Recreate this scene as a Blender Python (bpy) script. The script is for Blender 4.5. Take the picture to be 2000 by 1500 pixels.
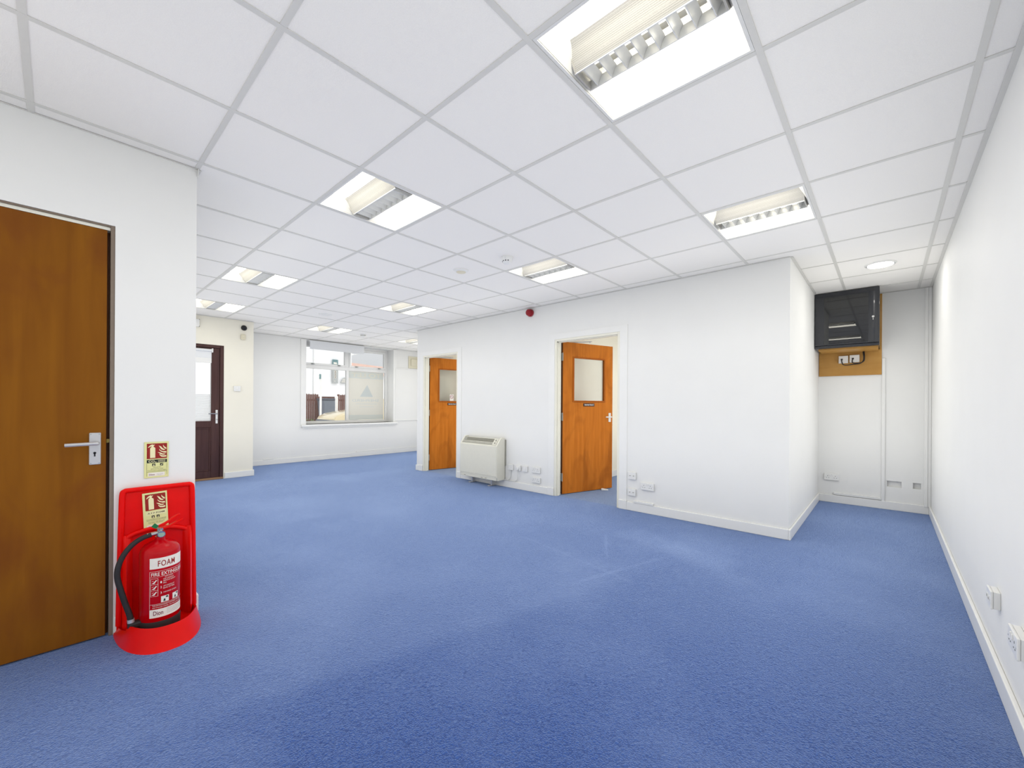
import bpy, bmesh, math, random
from mathutils import Vector, Matrix
random.seed(7)
S = bpy.context.scene
for o in list(bpy.data.objects):
    bpy.data.objects.remove(o, do_unlink=True)
COL = S.collection
PI = math.pi
R = math.radians

# ------------------------------------------------------------------ camera
cam_d = bpy.data.cameras.new('camera')
cam = bpy.data.objects.new('camera', cam_d)
COL.objects.link(cam)
cam_d.sensor_width = 36.0
cam_d.sensor_fit = 'HORIZONTAL'
cam_d.lens = 806.4 / 2000 * 36
cam_d.shift_y = 0.02025
cam_d.clip_start = 0.05
cam_d.clip_end = 300
_yaw, _rol = 0.7371, 0.0061
cam.matrix_world = (Matrix.Translation((1.5494, -0.5159, 1.1563)) @ Matrix.Rotation(_yaw, 4, 'Z')
                    @ Matrix.Rotation(PI / 2, 4, 'X') @ Matrix.Rotation(_rol, 4, 'Z'))
S.camera = cam

# ------------------------------------------------------------------ light
W = bpy.data.worlds.new('overcast_sky')
S.world = W
W.use_nodes = True
_bg = W.node_tree.nodes['Background']
_bg.inputs[0].default_value = (0.95, 0.97, 1.0, 1)
_bg.inputs[1].default_value = 0.85
LUMINAIRE_STRENGTH = 6.5
LUMINAIRE_COLOR = (1.0, 0.945, 0.81, 1)
_sun = bpy.data.lights.new('hazy_sun', 'SUN')
_sun.energy = 0.8
_sun.angle = R(25)
_sun.color = (1.0, 0.98, 0.95)
sun = bpy.data.objects.new('hazy_sun', _sun)
COL.objects.link(sun)
sun.rotation_euler = Vector((-0.62, -0.25, -0.74)).to_track_quat('-Z', 'Y').to_euler()
S.view_settings.view_transform = 'Standard'
S.view_settings.look = 'None'
S.view_settings.gamma = 1.0
S.view_settings.use_curve_mapping = False
S.view_settings.exposure = -0.15
cy = S.cycles
cy.use_denoising = True
cy.max_bounces = 6
cy.diffuse_bounces = 2
cy.glossy_bounces = 3
cy.transmission_bounces = 4
cy.transparent_max_bounces = 12
cy.caustics_reflective = False
cy.caustics_refractive = False
cy.sample_clamp_indirect = 6.0
cy.use_adaptive_sampling = True
cy.adaptive_threshold = 0.05
cy.adaptive_min_samples = 12
# Fast GI adds an even ambient fill that has no source in the room
cy.use_fast_gi = True
cy.fast_gi_method = 'ADD'
W.light_settings.ao_factor = 0.54
cy.ao_bounces = 1
cy.ao_bounces_render = 1
W.light_settings.distance = 0.8

# ------------------------------------------------------------------ materials
def lin(r, g, b):
    f = lambda c: (c / 255 / 12.92) if c / 255 <= 0.04045 else ((c / 255 + 0.055) / 1.055) ** 2.4
    return (f(r), f(g), f(b), 1)

def mat(name, rgb, rough=0.5, metal=0.0, var=0.03, scale=30.0, bump=0.0, bscale=None, spec=0.5,
        coat=0.0, sheen=0.0):
    m = bpy.data.materials.new(name)
    m.use_nodes = True
    nt = m.node_tree
    p = nt.nodes['Principled BSDF']
    p.inputs['Roughness'].default_value = rough
    p.inputs['Metallic'].default_value = metal
    p.inputs['Specular IOR Level'].default_value = spec
    p.inputs['Coat Weight'].default_value = coat
    p.inputs['Sheen Weight'].default_value = sheen
    c = lin(*rgb)
    tc = nt.nodes.new('ShaderNodeTexCoord')
    n = nt.nodes.new('ShaderNodeTexNoise')
    n.inputs['Scale'].default_value = scale
    n.inputs['Detail'].default_value = 3
    nt.links.new(tc.outputs['Object'], n.inputs['Vector'])
    cr = nt.nodes.new('ShaderNodeValToRGB')
    cr.color_ramp.elements[0].position = 0.3
    cr.color_ramp.elements[1].position = 0.7
    cr.color_ramp.elements[0].color = tuple(max(0, x * (1 - var)) for x in c[:3]) + (1,)
    cr.color_ramp.elements[1].color = tuple(min(1, x * (1 + var)) for x in c[:3]) + (1,)
    nt.links.new(n.outputs['Fac'], cr.inputs['Fac'])
    nt.links.new(cr.outputs['Color'], p.inputs['Base Color'])
    if bump:
        n2 = nt.nodes.new('ShaderNodeTexNoise')
        n2.inputs['Scale'].default_value = bscale or scale * 4
        n2.inputs['Detail'].default_value = 4
        nt.links.new(tc.outputs['Object'], n2.inputs['Vector'])
        b = nt.nodes.new('ShaderNodeBump')
        b.inputs['Strength'].default_value = bump
        b.inputs['Distance'].default_value = 0.003
        nt.links.new(n2.outputs['Fac'], b.inputs['Height'])
        nt.links.new(b.outputs['Normal'], p.inputs['Normal'])
    return m

def emis(name, color, strength):
    m = bpy.data.materials.new(name)
    m.use_nodes = True
    nt = m.node_tree
    p = nt.nodes['Principled BSDF']
    p.inputs['Base Color'].default_value = (0.85, 0.85, 0.83, 1)
    p.inputs['Emission Color'].default_value = color
    p.inputs['Emission Strength'].default_value = strength
    return m

def glass(name, tint=(1, 1, 1, 1), ior=1.45, rough=0.0):
    m = bpy.data.materials.new(name)
    m.use_nodes = True
    nt = m.node_tree
    out = nt.nodes['Material Output']
    nt.nodes.remove(nt.nodes['Principled BSDF'])
    t = nt.nodes.new('ShaderNodeBsdfTransparent')
    t.inputs[0].default_value = tint
    g = nt.nodes.new('ShaderNodeBsdfGlossy')
    g.inputs['Roughness'].default_value = rough
    fr = nt.nodes.new('ShaderNodeFresnel')
    fr.inputs['IOR'].default_value = ior
    mx = nt.nodes.new('ShaderNodeMixShader')
    nt.links.new(fr.outputs[0], mx.inputs[0])
    nt.links.new(t.outputs[0], mx.inputs[1])
    nt.links.new(g.outputs[0], mx.inputs[2])
    nt.links.new(mx.outputs[0], out.inputs['Surface'])
    return m

def wood(name, c1, c2, c3, zs=1.2, xs=14.0, rough=0.32, blot=0.35, coat=0.25):
    """veneer: fine upright grain plus broad darker patches"""
    m = bpy.data.materials.new(name)
    m.use_nodes = True
    nt = m.node_tree
    L = nt.links.new
    p = nt.nodes['Principled BSDF']
    p.inputs['Roughness'].default_value = rough
    p.inputs['Coat Weight'].default_value = coat
    p.inputs['Coat Roughness'].default_value = 0.25
    p.inputs['Specular IOR Level'].default_value = 0.2
    tc = nt.nodes.new('ShaderNodeTexCoord')
    mp = nt.nodes.new('ShaderNodeMapping')
    mp.inputs['Scale'].default_value = (xs, xs, zs)
    L(tc.outputs['Object'], mp.inputs['Vector'])
    n = nt.nodes.new('ShaderNodeTexNoise')
    n.inputs['Scale'].default_value = 1.6
    n.inputs['Detail'].default_value = 6
    n.inputs['Distortion'].default_value = 0.5
    L(mp.outputs[0], n.inputs['Vector'])
    cr = nt.nodes.new('ShaderNodeValToRGB')
    cr.color_ramp.elements[0].position = 0.28
    cr.color_ramp.elements[0].color = lin(*c2)
    cr.color_ramp.elements[1].position = 0.72
    cr.color_ramp.elements[1].color = lin(*c1)
    L(n.outputs['Fac'], cr.inputs['Fac'])
    mp2 = nt.nodes.new('ShaderNodeMapping')
    mp2.inputs['Scale'].default_value = (3.2, 3.2, 1.5)
    L(tc.outputs['Object'], mp2.inputs['Vector'])
    n2 = nt.nodes.new('ShaderNodeTexNoise')
    n2.inputs['Scale'].default_value = 1.3
    n2.inputs['Detail'].default_value = 3
    n2.inputs['Distortion'].default_value = 1.2
    L(mp2.outputs[0], n2.inputs['Vector'])
    r2 = nt.nodes.new('ShaderNodeMapRange')
    r2.inputs['From Min'].default_value = 0.45
    r2.inputs['From Max'].default_value = 0.7
    r2.inputs['To Max'].default_value = blot
    L(n2.outputs['Fac'], r2.inputs['Value'])
    mx = nt.nodes.new('ShaderNodeMix')
    mx.data_type = 'RGBA'
    L(r2.outputs[0], mx.inputs['Factor'])
    L(cr.outputs['Color'], mx.inputs[6])
    mx.inputs[7].default_value = lin(*c3)
    L(mx.outputs[2], p.inputs['Base Color'])
    return m

def carpet(name, base, dark, light, wear_sheen=True):
    m = bpy.data.materials.new(name)
    m.use_nodes = True
    nt = m.node_tree
    L = nt.links.new
    N = nt.nodes.new
    p = nt.nodes['Principled BSDF']
    p.inputs['Roughness'].default_value = 0.95
    p.inputs['Specular IOR Level'].default_value = 0.15
    p.inputs['Sheen Weight'].default_value = 0.9
    p.inputs['Sheen Roughness'].default_value = 0.45
    p.inputs['Sheen Tint'].default_value = (0.56, 0.72, 1.0, 1)
    tc = N('ShaderNodeTexCoord')
    # short worm-like loop pattern
    nd = N('ShaderNodeTexNoise'); nd.inputs['Scale'].default_value = 55; nd.inputs['Detail'].default_value = 2
    L(tc.outputs['Object'], nd.inputs['Vector'])
    vm = N('ShaderNodeVectorMath'); vm.operation = 'MULTIPLY_ADD'
    L(nd.outputs['Color'], vm.inputs[0]); vm.inputs[1].default_value = (0.022, 0.022, 0.0)
    L(tc.outputs['Object'], vm.inputs[2])
    vo = N('ShaderNodeTexVoronoi'); vo.inputs['Scale'].default_value = 120
    vo.feature = 'DISTANCE_TO_EDGE'
    L(vm.outputs[0], vo.inputs['Vector'])
    rm = N('ShaderNodeMapRange'); rm.inputs['From Max'].default_value = 0.22
    L(vo.outputs['Distance'], rm.inputs['Value'])
    mx = N('ShaderNodeMix'); mx.data_type = 'RGBA'
    L(rm.outputs[0], mx.inputs['Factor'])
    mx.inputs[6].default_value = lin(*dark); mx.inputs[7].default_value = lin(*base)
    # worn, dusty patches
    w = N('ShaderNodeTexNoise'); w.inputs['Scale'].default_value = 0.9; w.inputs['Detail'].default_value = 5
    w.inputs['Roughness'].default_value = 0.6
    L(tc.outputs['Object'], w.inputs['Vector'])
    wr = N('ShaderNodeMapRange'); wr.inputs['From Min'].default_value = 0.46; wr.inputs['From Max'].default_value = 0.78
    wr.inputs['To Max'].default_value = 0.42 if wear_sheen else 0.2
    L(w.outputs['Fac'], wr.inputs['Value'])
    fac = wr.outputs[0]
    if wear_sheen:
        # ridges, scuffs and a worn walkway with painted-in sheen: (x0,y0,x1,y1,half width,strength)
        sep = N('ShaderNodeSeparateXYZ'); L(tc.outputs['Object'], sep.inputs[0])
        segs = SCUFFS_SHEEN
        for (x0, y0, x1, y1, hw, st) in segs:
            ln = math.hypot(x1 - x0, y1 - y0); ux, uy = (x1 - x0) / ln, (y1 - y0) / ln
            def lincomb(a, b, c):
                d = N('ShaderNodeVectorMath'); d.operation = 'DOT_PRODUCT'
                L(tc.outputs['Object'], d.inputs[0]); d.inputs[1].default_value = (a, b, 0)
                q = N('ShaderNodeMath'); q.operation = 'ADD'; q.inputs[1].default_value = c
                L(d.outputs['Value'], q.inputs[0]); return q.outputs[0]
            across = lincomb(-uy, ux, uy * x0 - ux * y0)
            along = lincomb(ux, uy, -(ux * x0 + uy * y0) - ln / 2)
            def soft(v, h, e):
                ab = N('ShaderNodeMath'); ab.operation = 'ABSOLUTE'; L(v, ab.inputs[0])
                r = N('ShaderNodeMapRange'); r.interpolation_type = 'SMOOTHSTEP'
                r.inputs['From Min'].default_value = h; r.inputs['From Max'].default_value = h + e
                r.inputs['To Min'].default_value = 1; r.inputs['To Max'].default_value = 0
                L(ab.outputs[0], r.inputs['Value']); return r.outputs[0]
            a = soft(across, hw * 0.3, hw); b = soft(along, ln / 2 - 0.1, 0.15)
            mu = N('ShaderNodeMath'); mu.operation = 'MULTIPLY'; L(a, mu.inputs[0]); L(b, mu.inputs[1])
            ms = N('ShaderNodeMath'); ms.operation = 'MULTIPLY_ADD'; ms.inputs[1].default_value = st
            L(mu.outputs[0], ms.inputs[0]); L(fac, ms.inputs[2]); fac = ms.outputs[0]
    mx2 = N('ShaderNodeMix'); mx2.data_type = 'RGBA'
    L(fac, mx2.inputs['Factor']); L(mx.outputs[2], mx2.inputs[6]); mx2.inputs[7].default_value = lin(*light)
    L(mx2.outputs[2], p.inputs['Base Color'])
    b = N('ShaderNodeBump'); b.inputs['Strength'].default_value = 0.5; b.inputs['Distance'].default_value = 0.003
    L(rm.outputs[0], b.inputs['Height']); L(b.outputs['Normal'], p.inputs['Normal'])
    return m

SCUFFS_SHEEN = [(-0.33, 2.82, -0.02, 2.30, 0.012, 0.2), (0.30, 2.62, 0.05, 1.75, 0.02, 0.17),
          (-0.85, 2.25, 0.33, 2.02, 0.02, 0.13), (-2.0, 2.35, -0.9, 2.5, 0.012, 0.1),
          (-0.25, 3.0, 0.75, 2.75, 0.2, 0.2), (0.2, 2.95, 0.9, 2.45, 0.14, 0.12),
          (-3.9, 1.2, -2.7, 1.15, 0.35, 0.2), (-5.2, 2.2, 0.0, 0.9, 1.6, 0.22)]  # last entry: broad worn walkway that also paints in the far floor's pale sheen
M = {}
M['wall'] = mat('white_wall_paint', (236, 236, 233), 0.62, var=0.008, scale=3, bump=0.06, bscale=160)
M['wall_cream'] = mat('cream_wall_paint', (240, 236, 221), 0.6, var=0.01, scale=3, bump=0.05, bscale=160)
M['gloss_white'] = mat('white_gloss_paint', (238, 238, 235), 0.3, var=0.01, scale=8)
M['jamb'] = mat('cream_gloss_paint', (236, 234, 220), 0.32, var=0.012, scale=8)
M['tile'] = mat('mineral_ceiling_tile', (243, 241, 236), 0.95, var=0.02, scale=260, bump=0.35, bscale=420, spec=0.1)
M['tee'] = mat('white_ceiling_grid_metal', (216, 215, 209), 0.45, var=0.01)
M['plenum'] = mat('plenum_board', (120, 120, 120), 0.9)
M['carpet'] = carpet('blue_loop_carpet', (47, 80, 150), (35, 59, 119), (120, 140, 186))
M['carpet_room'] = carpet('grey_blue_carpet', (88, 102, 140), (66, 80, 116), (112, 122, 152), wear_sheen=False)
M['door_orange'] = wood('orange_teak_veneer', (206, 122, 40), (186, 104, 26), (140, 74, 16), zs=1.0, xs=16, coat=0.04, rough=0.45, blot=0.55)
M['door_olive'] = wood('shaded_brown_teak_veneer', (136, 84, 14), (120, 70, 8), (110, 56, 16), zs=1.0, xs=11, blot=0.5, rough=0.5, coat=0.02)  # different veneer, also coloured darker for the shade on the near door
M['bead'] = wood('glazing_bead_wood', (180, 100, 32), (160, 84, 22), (140, 72, 18), coat=0.04, rough=0.45)
M['door_edge'] = mat('door_edge_wood', (108, 62, 26), 0.5, var=0.1)
M['board'] = wood('oak_veneer_board', (196, 150, 82), (182, 134, 66), (170, 122, 60), zs=9.0, xs=1.4, blot=0.25, rough=0.45)
M['upvc'] = wood('rosewood_plastic', (84, 58, 54), (66, 42, 40), (58, 36, 36), zs=1.0, xs=20, blot=0.3, rough=0.35)
M['alu'] = mat('satin_aluminium', (216, 216, 217), 0.36, metal=0.6, var=0.02)
M['chrome'] = mat('chrome', (215, 215, 212), 0.16, metal=1.0, var=0.01)
M['hinge'] = mat('dull_steel_hinge', (176, 180, 176), 0.42, metal=0.7, var=0.05)
M['dark'] = mat('dark_gap', (24, 22, 20), 0.8)
M['black'] = mat('black_plastic', (26, 27, 30), 0.42, var=0.08)
M['rubber'] = mat('black_rubber', (44, 42, 42), 0.55, var=0.06)
M['cabinet'] = mat('black_powder_coat', (38, 40, 46), 0.3, var=0.05, scale=120, coat=0.3)
M['cabinet_in'] = mat('cabinet_interior_grey', (70, 72, 76), 0.6, var=0.05)
M['smoke_glass'] = glass('smoked_cabinet_glass', (0.42, 0.44, 0.47, 1), ior=1.75)
M['glass'] = glass('clear_glass', (0.99, 0.995, 0.993, 1))
M['red'] = mat('red_plastic', (230, 12, 8), 0.3, var=0.05, scale=12, spec=0.22, coat=0.04)
M['red_can'] = mat('red_gloss_paint', (186, 2, 14), 0.2, var=0.03, spec=0.3, coat=0.08)
M['red_dark'] = mat('dark_red_print', (150, 34, 26), 0.5)
M['sounder'] = mat('fire_alarm_red', (150, 16, 30), 0.4, var=0.04)
M['lumi'] = mat('photoluminescent_cream', (226, 224, 158), 0.45, var=0.02)
M['lumi_edge'] = mat('photoluminescent_edge', (232, 228, 176), 0.5)
M['cream_print'] = mat('cream_print', (240, 232, 184), 0.5)
M['white_print'] = mat('white_print', (238, 232, 222), 0.5)
M['ink'] = mat('dark_green_ink', (38, 46, 36), 0.5)
M['wine_ink'] = mat('wine_red_ink', (116, 28, 56), 0.5)
M['green'] = mat('green_tag_plastic', (14, 112, 62), 0.4)
M['white_plastic'] = mat('white_plastic', (234, 234, 231), 0.32, var=0.01)
M['cream_plastic'] = mat('cream_plastic', (222, 216, 192), 0.4, var=0.02)
M['heater'] = mat('cream_enamel', (224, 222, 208), 0.38, var=0.012)
M['grille'] = mat('grey_grille', (164, 163, 152), 0.55, var=0.05, scale=90)
M['grille_dark'] = mat('dark_grille', (136, 134, 120), 0.55, var=0.05, scale=90)
M['cable_white'] = mat('white_cable_sheath', (226, 226, 222), 0.4)
M['louvre'] = mat('mirror_louvre_aluminium', (238, 239, 237), 0.3, metal=0.35, var=0.02)
M['emit'] = emis('luminaire_reflector_lit', LUMINAIRE_COLOR, LUMINAIRE_STRENGTH)
M['emit'].cycles.emission_sampling = 'FRONT'
M['emit_down'] = emis('downlight_diffuser_lit', (1.0, 0.97, 0.92, 1), 42.0)
M['emit_down'].cycles.emission_sampling = 'FRONT'
M['tube'] = emis('fluorescent_tube_lit', LUMINAIRE_COLOR, 1.6)
M['tube'].cycles.emission_sampling = 'NONE'
M['lum_body'] = mat('luminaire_white_metal', (226, 226, 222), 0.4)
M['silver_box'] = mat('patch_panel_metal', (196, 196, 184), 0.35, metal=0.5, var=0.03)
M['plate_dark'] = mat('dark_name_plate', (58, 46, 52), 0.4)
M['blind'] = mat('white_roller_blind_fabric', (226, 228, 230), 0.75, var=0.01)

# perforated basket sides of the luminaires
def perforated():
    m = bpy.data.materials.new('perforated_white_metal')
    m.use_nodes = True
    nt = m.node_tree; L = nt.links.new; N = nt.nodes.new
    p = nt.nodes['Principled BSDF']; p.inputs['Roughness'].default_value = 0.4
    p.inputs['Metallic'].default_value = 0.2
    tc = N('ShaderNodeTexCoord')
    v = N('ShaderNodeTexVoronoi'); v.inputs['Scale'].default_value = 240; v.inputs['Randomness'].default_value = 0.1
    L(tc.outputs['Object'], v.inputs['Vector'])
    r = N('ShaderNodeMapRange'); r.inputs['From Min'].default_value = 0.3; r.inputs['From Max'].default_value = 0.5
    L(v.outputs['Distance'], r.inputs['Value'])
    mx = N('ShaderNodeMix'); mx.data_type = 'RGBA'; L(r.outputs[0], mx.inputs['Factor'])
    mx.inputs[6].default_value = lin(168, 166, 158); mx.inputs[7].default_value = lin(206, 204, 197)
    L(mx.outputs[2], p.inputs['Base Color'])
    return m
M['perf'] = perforated()

# translucent poster sheet on the window
def sheet(name, rgb):
    m = bpy.data.materials.new(name); m.use_nodes = True
    nt = m.node_tree; L = nt.links.new; N = nt.nodes.new
    out = nt.nodes['Material Output']; p = nt.nodes['Principled BSDF']
    p.inputs['Base Color'].default_value = lin(*rgb); p.inputs['Roughness'].default_value = 0.6
    n = N('ShaderNodeTexNoise'); n.inputs['Scale'].default_value = 6
    t = N('ShaderNodeBsdfTranslucent'); t.inputs[0].default_value = lin(*rgb)
    mx = N('ShaderNodeMixShader'); mx.inputs[0].default_value = 0.95
    L(p.outputs[0], mx.inputs[1]); L(t.outputs[0], mx.inputs[2]); L(mx.outputs[0], out.inputs['Surface'])
    return m
M['poster'] = sheet('poster_paper', (244, 242, 232))
M['poster_band'] = sheet('poster_grey_green_print', (232, 237, 235))
M['poster_ink'] = sheet('poster_grey_print', (222, 229, 231))
M['frost'] = sheet('frosted_glass_film', (250, 252, 253))

# ------------------------------------------------------------------ mesh helpers
class MB:
    def __init__(s):
        s.v = []; s.f = []
    def add(s, vs, fs):
        b = len(s.v); s.v += [tuple(v) for v in vs]; s.f += [tuple(b + i for i in f) for f in fs]; return s
    def box(s, x0, x1, y0, y1, z0, z1):
        if x1 < x0: x0, x1 = x1, x0
        if y1 < y0: y0, y1 = y1, y0
        if z1 < z0: z0, z1 = z1, z0
        return s.add([(x0,y0,z0),(x1,y0,z0),(x1,y1,z0),(x0,y1,z0),(x0,y0,z1),(x1,y0,z1),(x1,y1,z1),(x0,y1,z1)],
                     [(0,3,2,1),(4,5,6,7),(0,1,5,4),(1,2,6,5),(2,3,7,6),(3,0,4,7)])
    def cyl(s, p0, p1, r0, r1=None, n=24, cap=True):
        r1 = r0 if r1 is None else r1
        p0 = Vector(p0); p1 = Vector(p1); d = (p1 - p0).normalized()
        a = d.orthogonal().normalized(); b = d.cross(a)
        vs = []
        for p, r in ((p0, r0), (p1, r1)):
            for i in range(n):
                t = 2 * PI * i / n; vs.append(p + (a * math.cos(t) + b * math.sin(t)) * r)
        fs = [(i, (i + 1) % n, n + (i + 1) % n, n + i) for i in range(n)]
        if cap: fs += [tuple(range(n - 1, -1, -1)), tuple(range(n, 2 * n))]
        return s.add(vs, fs)
    def lathe(s, prof, n=32, c=(0, 0, 0), axis='z'):
        """prof: [(r, h)...] from bottom to top"""
        vs = []
        for r, h in prof:
            for i in range(n):
                t = 2 * PI * i / n
                q = (r * math.cos(t), r * math.sin(t), h)
                if axis == 'y': q = (q[0], -q[2], q[1])     # height runs along -y
                vs.append((q[0] + c[0], q[1] + c[1], q[2] + c[2]))
        fs = []
        for k in range(len(prof) - 1):
            for i in range(n):
                j = (i + 1) % n
                fs.append((k*n+i, k*n+j, (k+1)*n+j, (k+1)*n+i))
        if prof[0][0] > 1e-6: fs.append(tuple(range(n - 1, -1, -1)))
        if prof[-1][0] > 1e-6: fs.append(tuple((len(prof)-1)*n + i for i in range(n)))
        return s.add(vs, fs)
    def tube(s, pts, r, n=10, smooth=6):
        pts = [Vector(p) for p in pts]
        if smooth > 1 and len(pts) > 2:          # Catmull-Rom
            q = []
            for i in range(len(pts) - 1):
                a = pts[max(i-1,0)]; b = pts[i]; c = pts[i+1]; d = pts[min(i+2,len(pts)-1)]
                for k in range(smooth):
                    t = k / smooth
                    q.append(0.5*((2*b)+(c-a)*t+(2*a-5*b+4*c-d)*t*t+(3*b-a-3*c+d)*t**3))
            q.append(pts[-1]); pts = q
        vs = []; u = None
        for i, p in enumerate(pts):
            d = (pts[min(i+1,len(pts)-1)] - pts[max(i-1,0)]).normalized()
            u = d.orthogonal().normalized() if u is None else (u - d*u.dot(d)).normalized()
            w = d.cross(u)
            for k in range(n):
                t = 2*PI*k/n; vs.append(p + (u*math.cos(t)+w*math.sin(t))*r)
        m = len(pts)
        fs = [(i*n+k, i*n+(k+1)%n, (i+1)*n+(k+1)%n, (i+1)*n+k) for i in range(m-1) for k in range(n)]
        fs += [tuple(range(n-1,-1,-1)), tuple((m-1)*n+k for k in range(n))]
        return s.add(vs, fs)
    def prism(s, poly, d0, d1, plane='xz'):
        """extrude a 2D polygon; 'xz' -> along y, 'yz' -> along x, 'xy' -> along z"""
        m = {'xz': lambda a, b, d: (a, d, b), 'yz': lambda a, b, d: (d, a, b), 'xy': lambda a, b, d: (a, b, d)}[plane]
        n = len(poly)
        vs = [m(a, b, d0) for a, b in poly] + [m(a, b, d1) for a, b in poly]
        fs = [tuple(range(n - 1, -1, -1)), tuple(range(n, 2 * n))] + [(i, (i+1) % n, n+(i+1) % n, n+i) for i in range(n)]
        return s.add(vs, fs)
    def strip(s, prof, x0, x1):
        """open sheet: profile [(y,z)] swept along x"""
        n = len(prof)
        return s.add([(x0, y, z) for y, z in prof] + [(x1, y, z) for y, z in prof],
                     [(i, i + 1, n + i + 1, n + i) for i in range(n - 1)])

def mesh_of(name, mb, material, bevel=0.0, seg=2, smooth=False, fix=True):
    me = bpy.data.meshes.new(name)
    me.from_pydata([tuple(v) for v in mb.v], [], mb.f)
    bm = bmesh.new(); bm.from_mesh(me)
    if fix: bmesh.ops.recalc_face_normals(bm, faces=bm.faces)
    if bevel > 0:
        es = [e for e in bm.edges if len(e.link_faces) == 2 and e.calc_face_angle(0) > 0.6]
        bmesh.ops.bevel(bm, geom=es, offset=bevel, segments=seg, affect='EDGES', profile=0.5, clamp_overlap=True)
    if smooth:
        for f in bm.faces: f.smooth = True
        for e in bm.edges:
            if len(e.link_faces) == 2 and e.calc_face_angle(0) > 0.75: e.smooth = False
    bm.to_mesh(me); bm.free()
    me.materials.append(material)
    return me

def obj(name, mb, material, parent=None, loc=None, rot=0.0, **k):
    me = mb if isinstance(mb, bpy.types.Mesh) else mesh_of(name, mb, material, **k)
    o = bpy.data.objects.new(name, me)
    COL.objects.link(o)
    if loc is not None: o.location = loc
    if rot: o.rotation_euler = (0, 0, rot)
    if parent is not None: o.parent = parent
    return o

def tag(o, label=None, cat=None, group=None, kind=None):
    if label: o['label'] = label
    if cat: o['category'] = cat
    if group: o['group'] = group
    if kind: o['kind'] = kind
    return o

def thing(name, label, cat, loc=(0, 0, 0), rot=0.0, group=None):
    o = bpy.data.objects.new(name, None)
    o.empty_display_size = 0.1
    COL.objects.link(o)
    o.location = loc; o.rotation_euler = (0, 0, rot)
    return tag(o, label, cat, group)

def struct(name, mb, material, **k):
    return tag(obj(name, mb, material, **k), kind='structure')


def dup(root):
    c = root.copy(); COL.objects.link(c)
    for ch in [x for x in bpy.data.objects if x.parent == root]:
        d = ch.copy(); COL.objects.link(d); d.parent = c
        for g in [x for x in bpy.data.objects if x.parent == ch]:
            e = g.copy(); COL.objects.link(e); e.parent = d
    return c

def text2d(body, size, align='LEFT', bold=0.0, space=1.0):
    """lettering as flat triangles in (x, z)"""
    cu = bpy.data.curves.new('lettering', 'FONT')
    cu.body = body; cu.size = size; cu.align_x = align; cu.offset = bold; cu.space_character = space; cu.resolution_u = 3
    o = bpy.data.objects.new('lettering_tmp', cu); COL.objects.link(o)
    bpy.context.view_layer.update()
    dg = bpy.context.evaluated_depsgraph_get()
    me = o.evaluated_get(dg).to_mesh()
    vs = [(v.co.x, v.co.y) for v in me.vertices]
    fs = [tuple(p.vertices) for p in me.polygons]
    o.evaluated_get(dg).to_mesh_clear()
    bpy.data.objects.remove(o, do_unlink=True); bpy.data.curves.remove(cu)
    return vs, fs

def fit(vs, x0, x1, z0=None, z1=None):
    a = min(v[0] for v in vs); b = max(v[0] for v in vs)
    c = min(v[1] for v in vs); d = max(v[1] for v in vs)
    sx = (x1 - x0) / max(b - a, 1e-9)
    if z0 is None: return [((v[0]-a)*sx + x0, v[1]) for v in vs]
    sz = (z1 - z0) / max(d - c, 1e-9)
    return [((v[0]-a)*sx + x0, (v[1]-c)*sz + z0) for v in vs]

def flat(mb, vs, fs, y, t=0.0004, mirror=False):
    """print lying on a plate whose face looks along -y; a little thickness"""
    n = len(vs)
    vv = [((-v[0] if mirror else v[0]), y, v[1]) for v in vs]
    mb.add(vv, fs)
    return mb

# ------------------------------------------------------------------ wall builder
def wall(name, axis, d0, d1, a0, a1, z0, z1, material, holes=(), kind='structure'):
    """axis 'x': plane of constant x (a runs along y); axis 'y': plane of constant y (a runs along x)"""
    As = sorted({a0, a1, *[h[0] for h in holes], *[h[1] for h in holes]})
    Zs = sorted({z0, z1, *[h[2] for h in holes], *[h[3] for h in holes]})
    def solid(i, k):
        if i < 0 or k < 0 or i >= len(As) - 1 or k >= len(Zs) - 1: return False
        a = (As[i] + As[i+1]) / 2; z = (Zs[k] + Zs[k+1]) / 2
        return not any(h[0] < a < h[1] and h[2] < z < h[3] for h in holes)
    mb = MB()
    P = (lambda a, d, z: (d, a, z)) if axis == 'x' else (lambda a, d, z: (a, d, z))
    for i in range(len(As) - 1):
        for k in range(len(Zs) - 1):
            if not solid(i, k): continue
            A, B, Z, T = As[i], As[i+1], Zs[k], Zs[k+1]
            for d in (d0, d1): mb.add([P(A,d,Z), P(B,d,Z), P(B,d,T), P(A,d,T)], [(0,1,2,3)])
            if not solid(i-1, k): mb.add([P(A,d0,Z), P(A,d1,Z), P(A,d1,T), P(A,d0,T)], [(0,1,2,3)])
            if not solid(i+1, k): mb.add([P(B,d0,Z), P(B,d1,Z), P(B,d1,T), P(B,d0,T)], [(0,1,2,3)])
            if not solid(i, k-1): mb.add([P(A,d0,Z), P(B,d0,Z), P(B,d1,Z), P(A,d1,Z)], [(0,1,2,3)])
            if not solid(i, k+1): mb.add([P(A,d0,T), P(B,d0,T), P(B,d1,T), P(A,d1,T)], [(0,1,2,3)])
    me = bpy.data.meshes.new(name)
    me.from_pydata(mb.v, [], mb.f)
    bm = bmesh.new(); bm.from_mesh(me)
    bmesh.ops.remove_doubles(bm, verts=bm.verts, dist=1e-5)
    bmesh.ops.recalc_face_normals(bm, faces=bm.faces)
    bm.to_mesh(me); bm.free()
    me.materials.append(material)
    o = bpy.data.objects.new(name, me); COL.objects.link(o)
    return tag(o, kind=kind)

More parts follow.
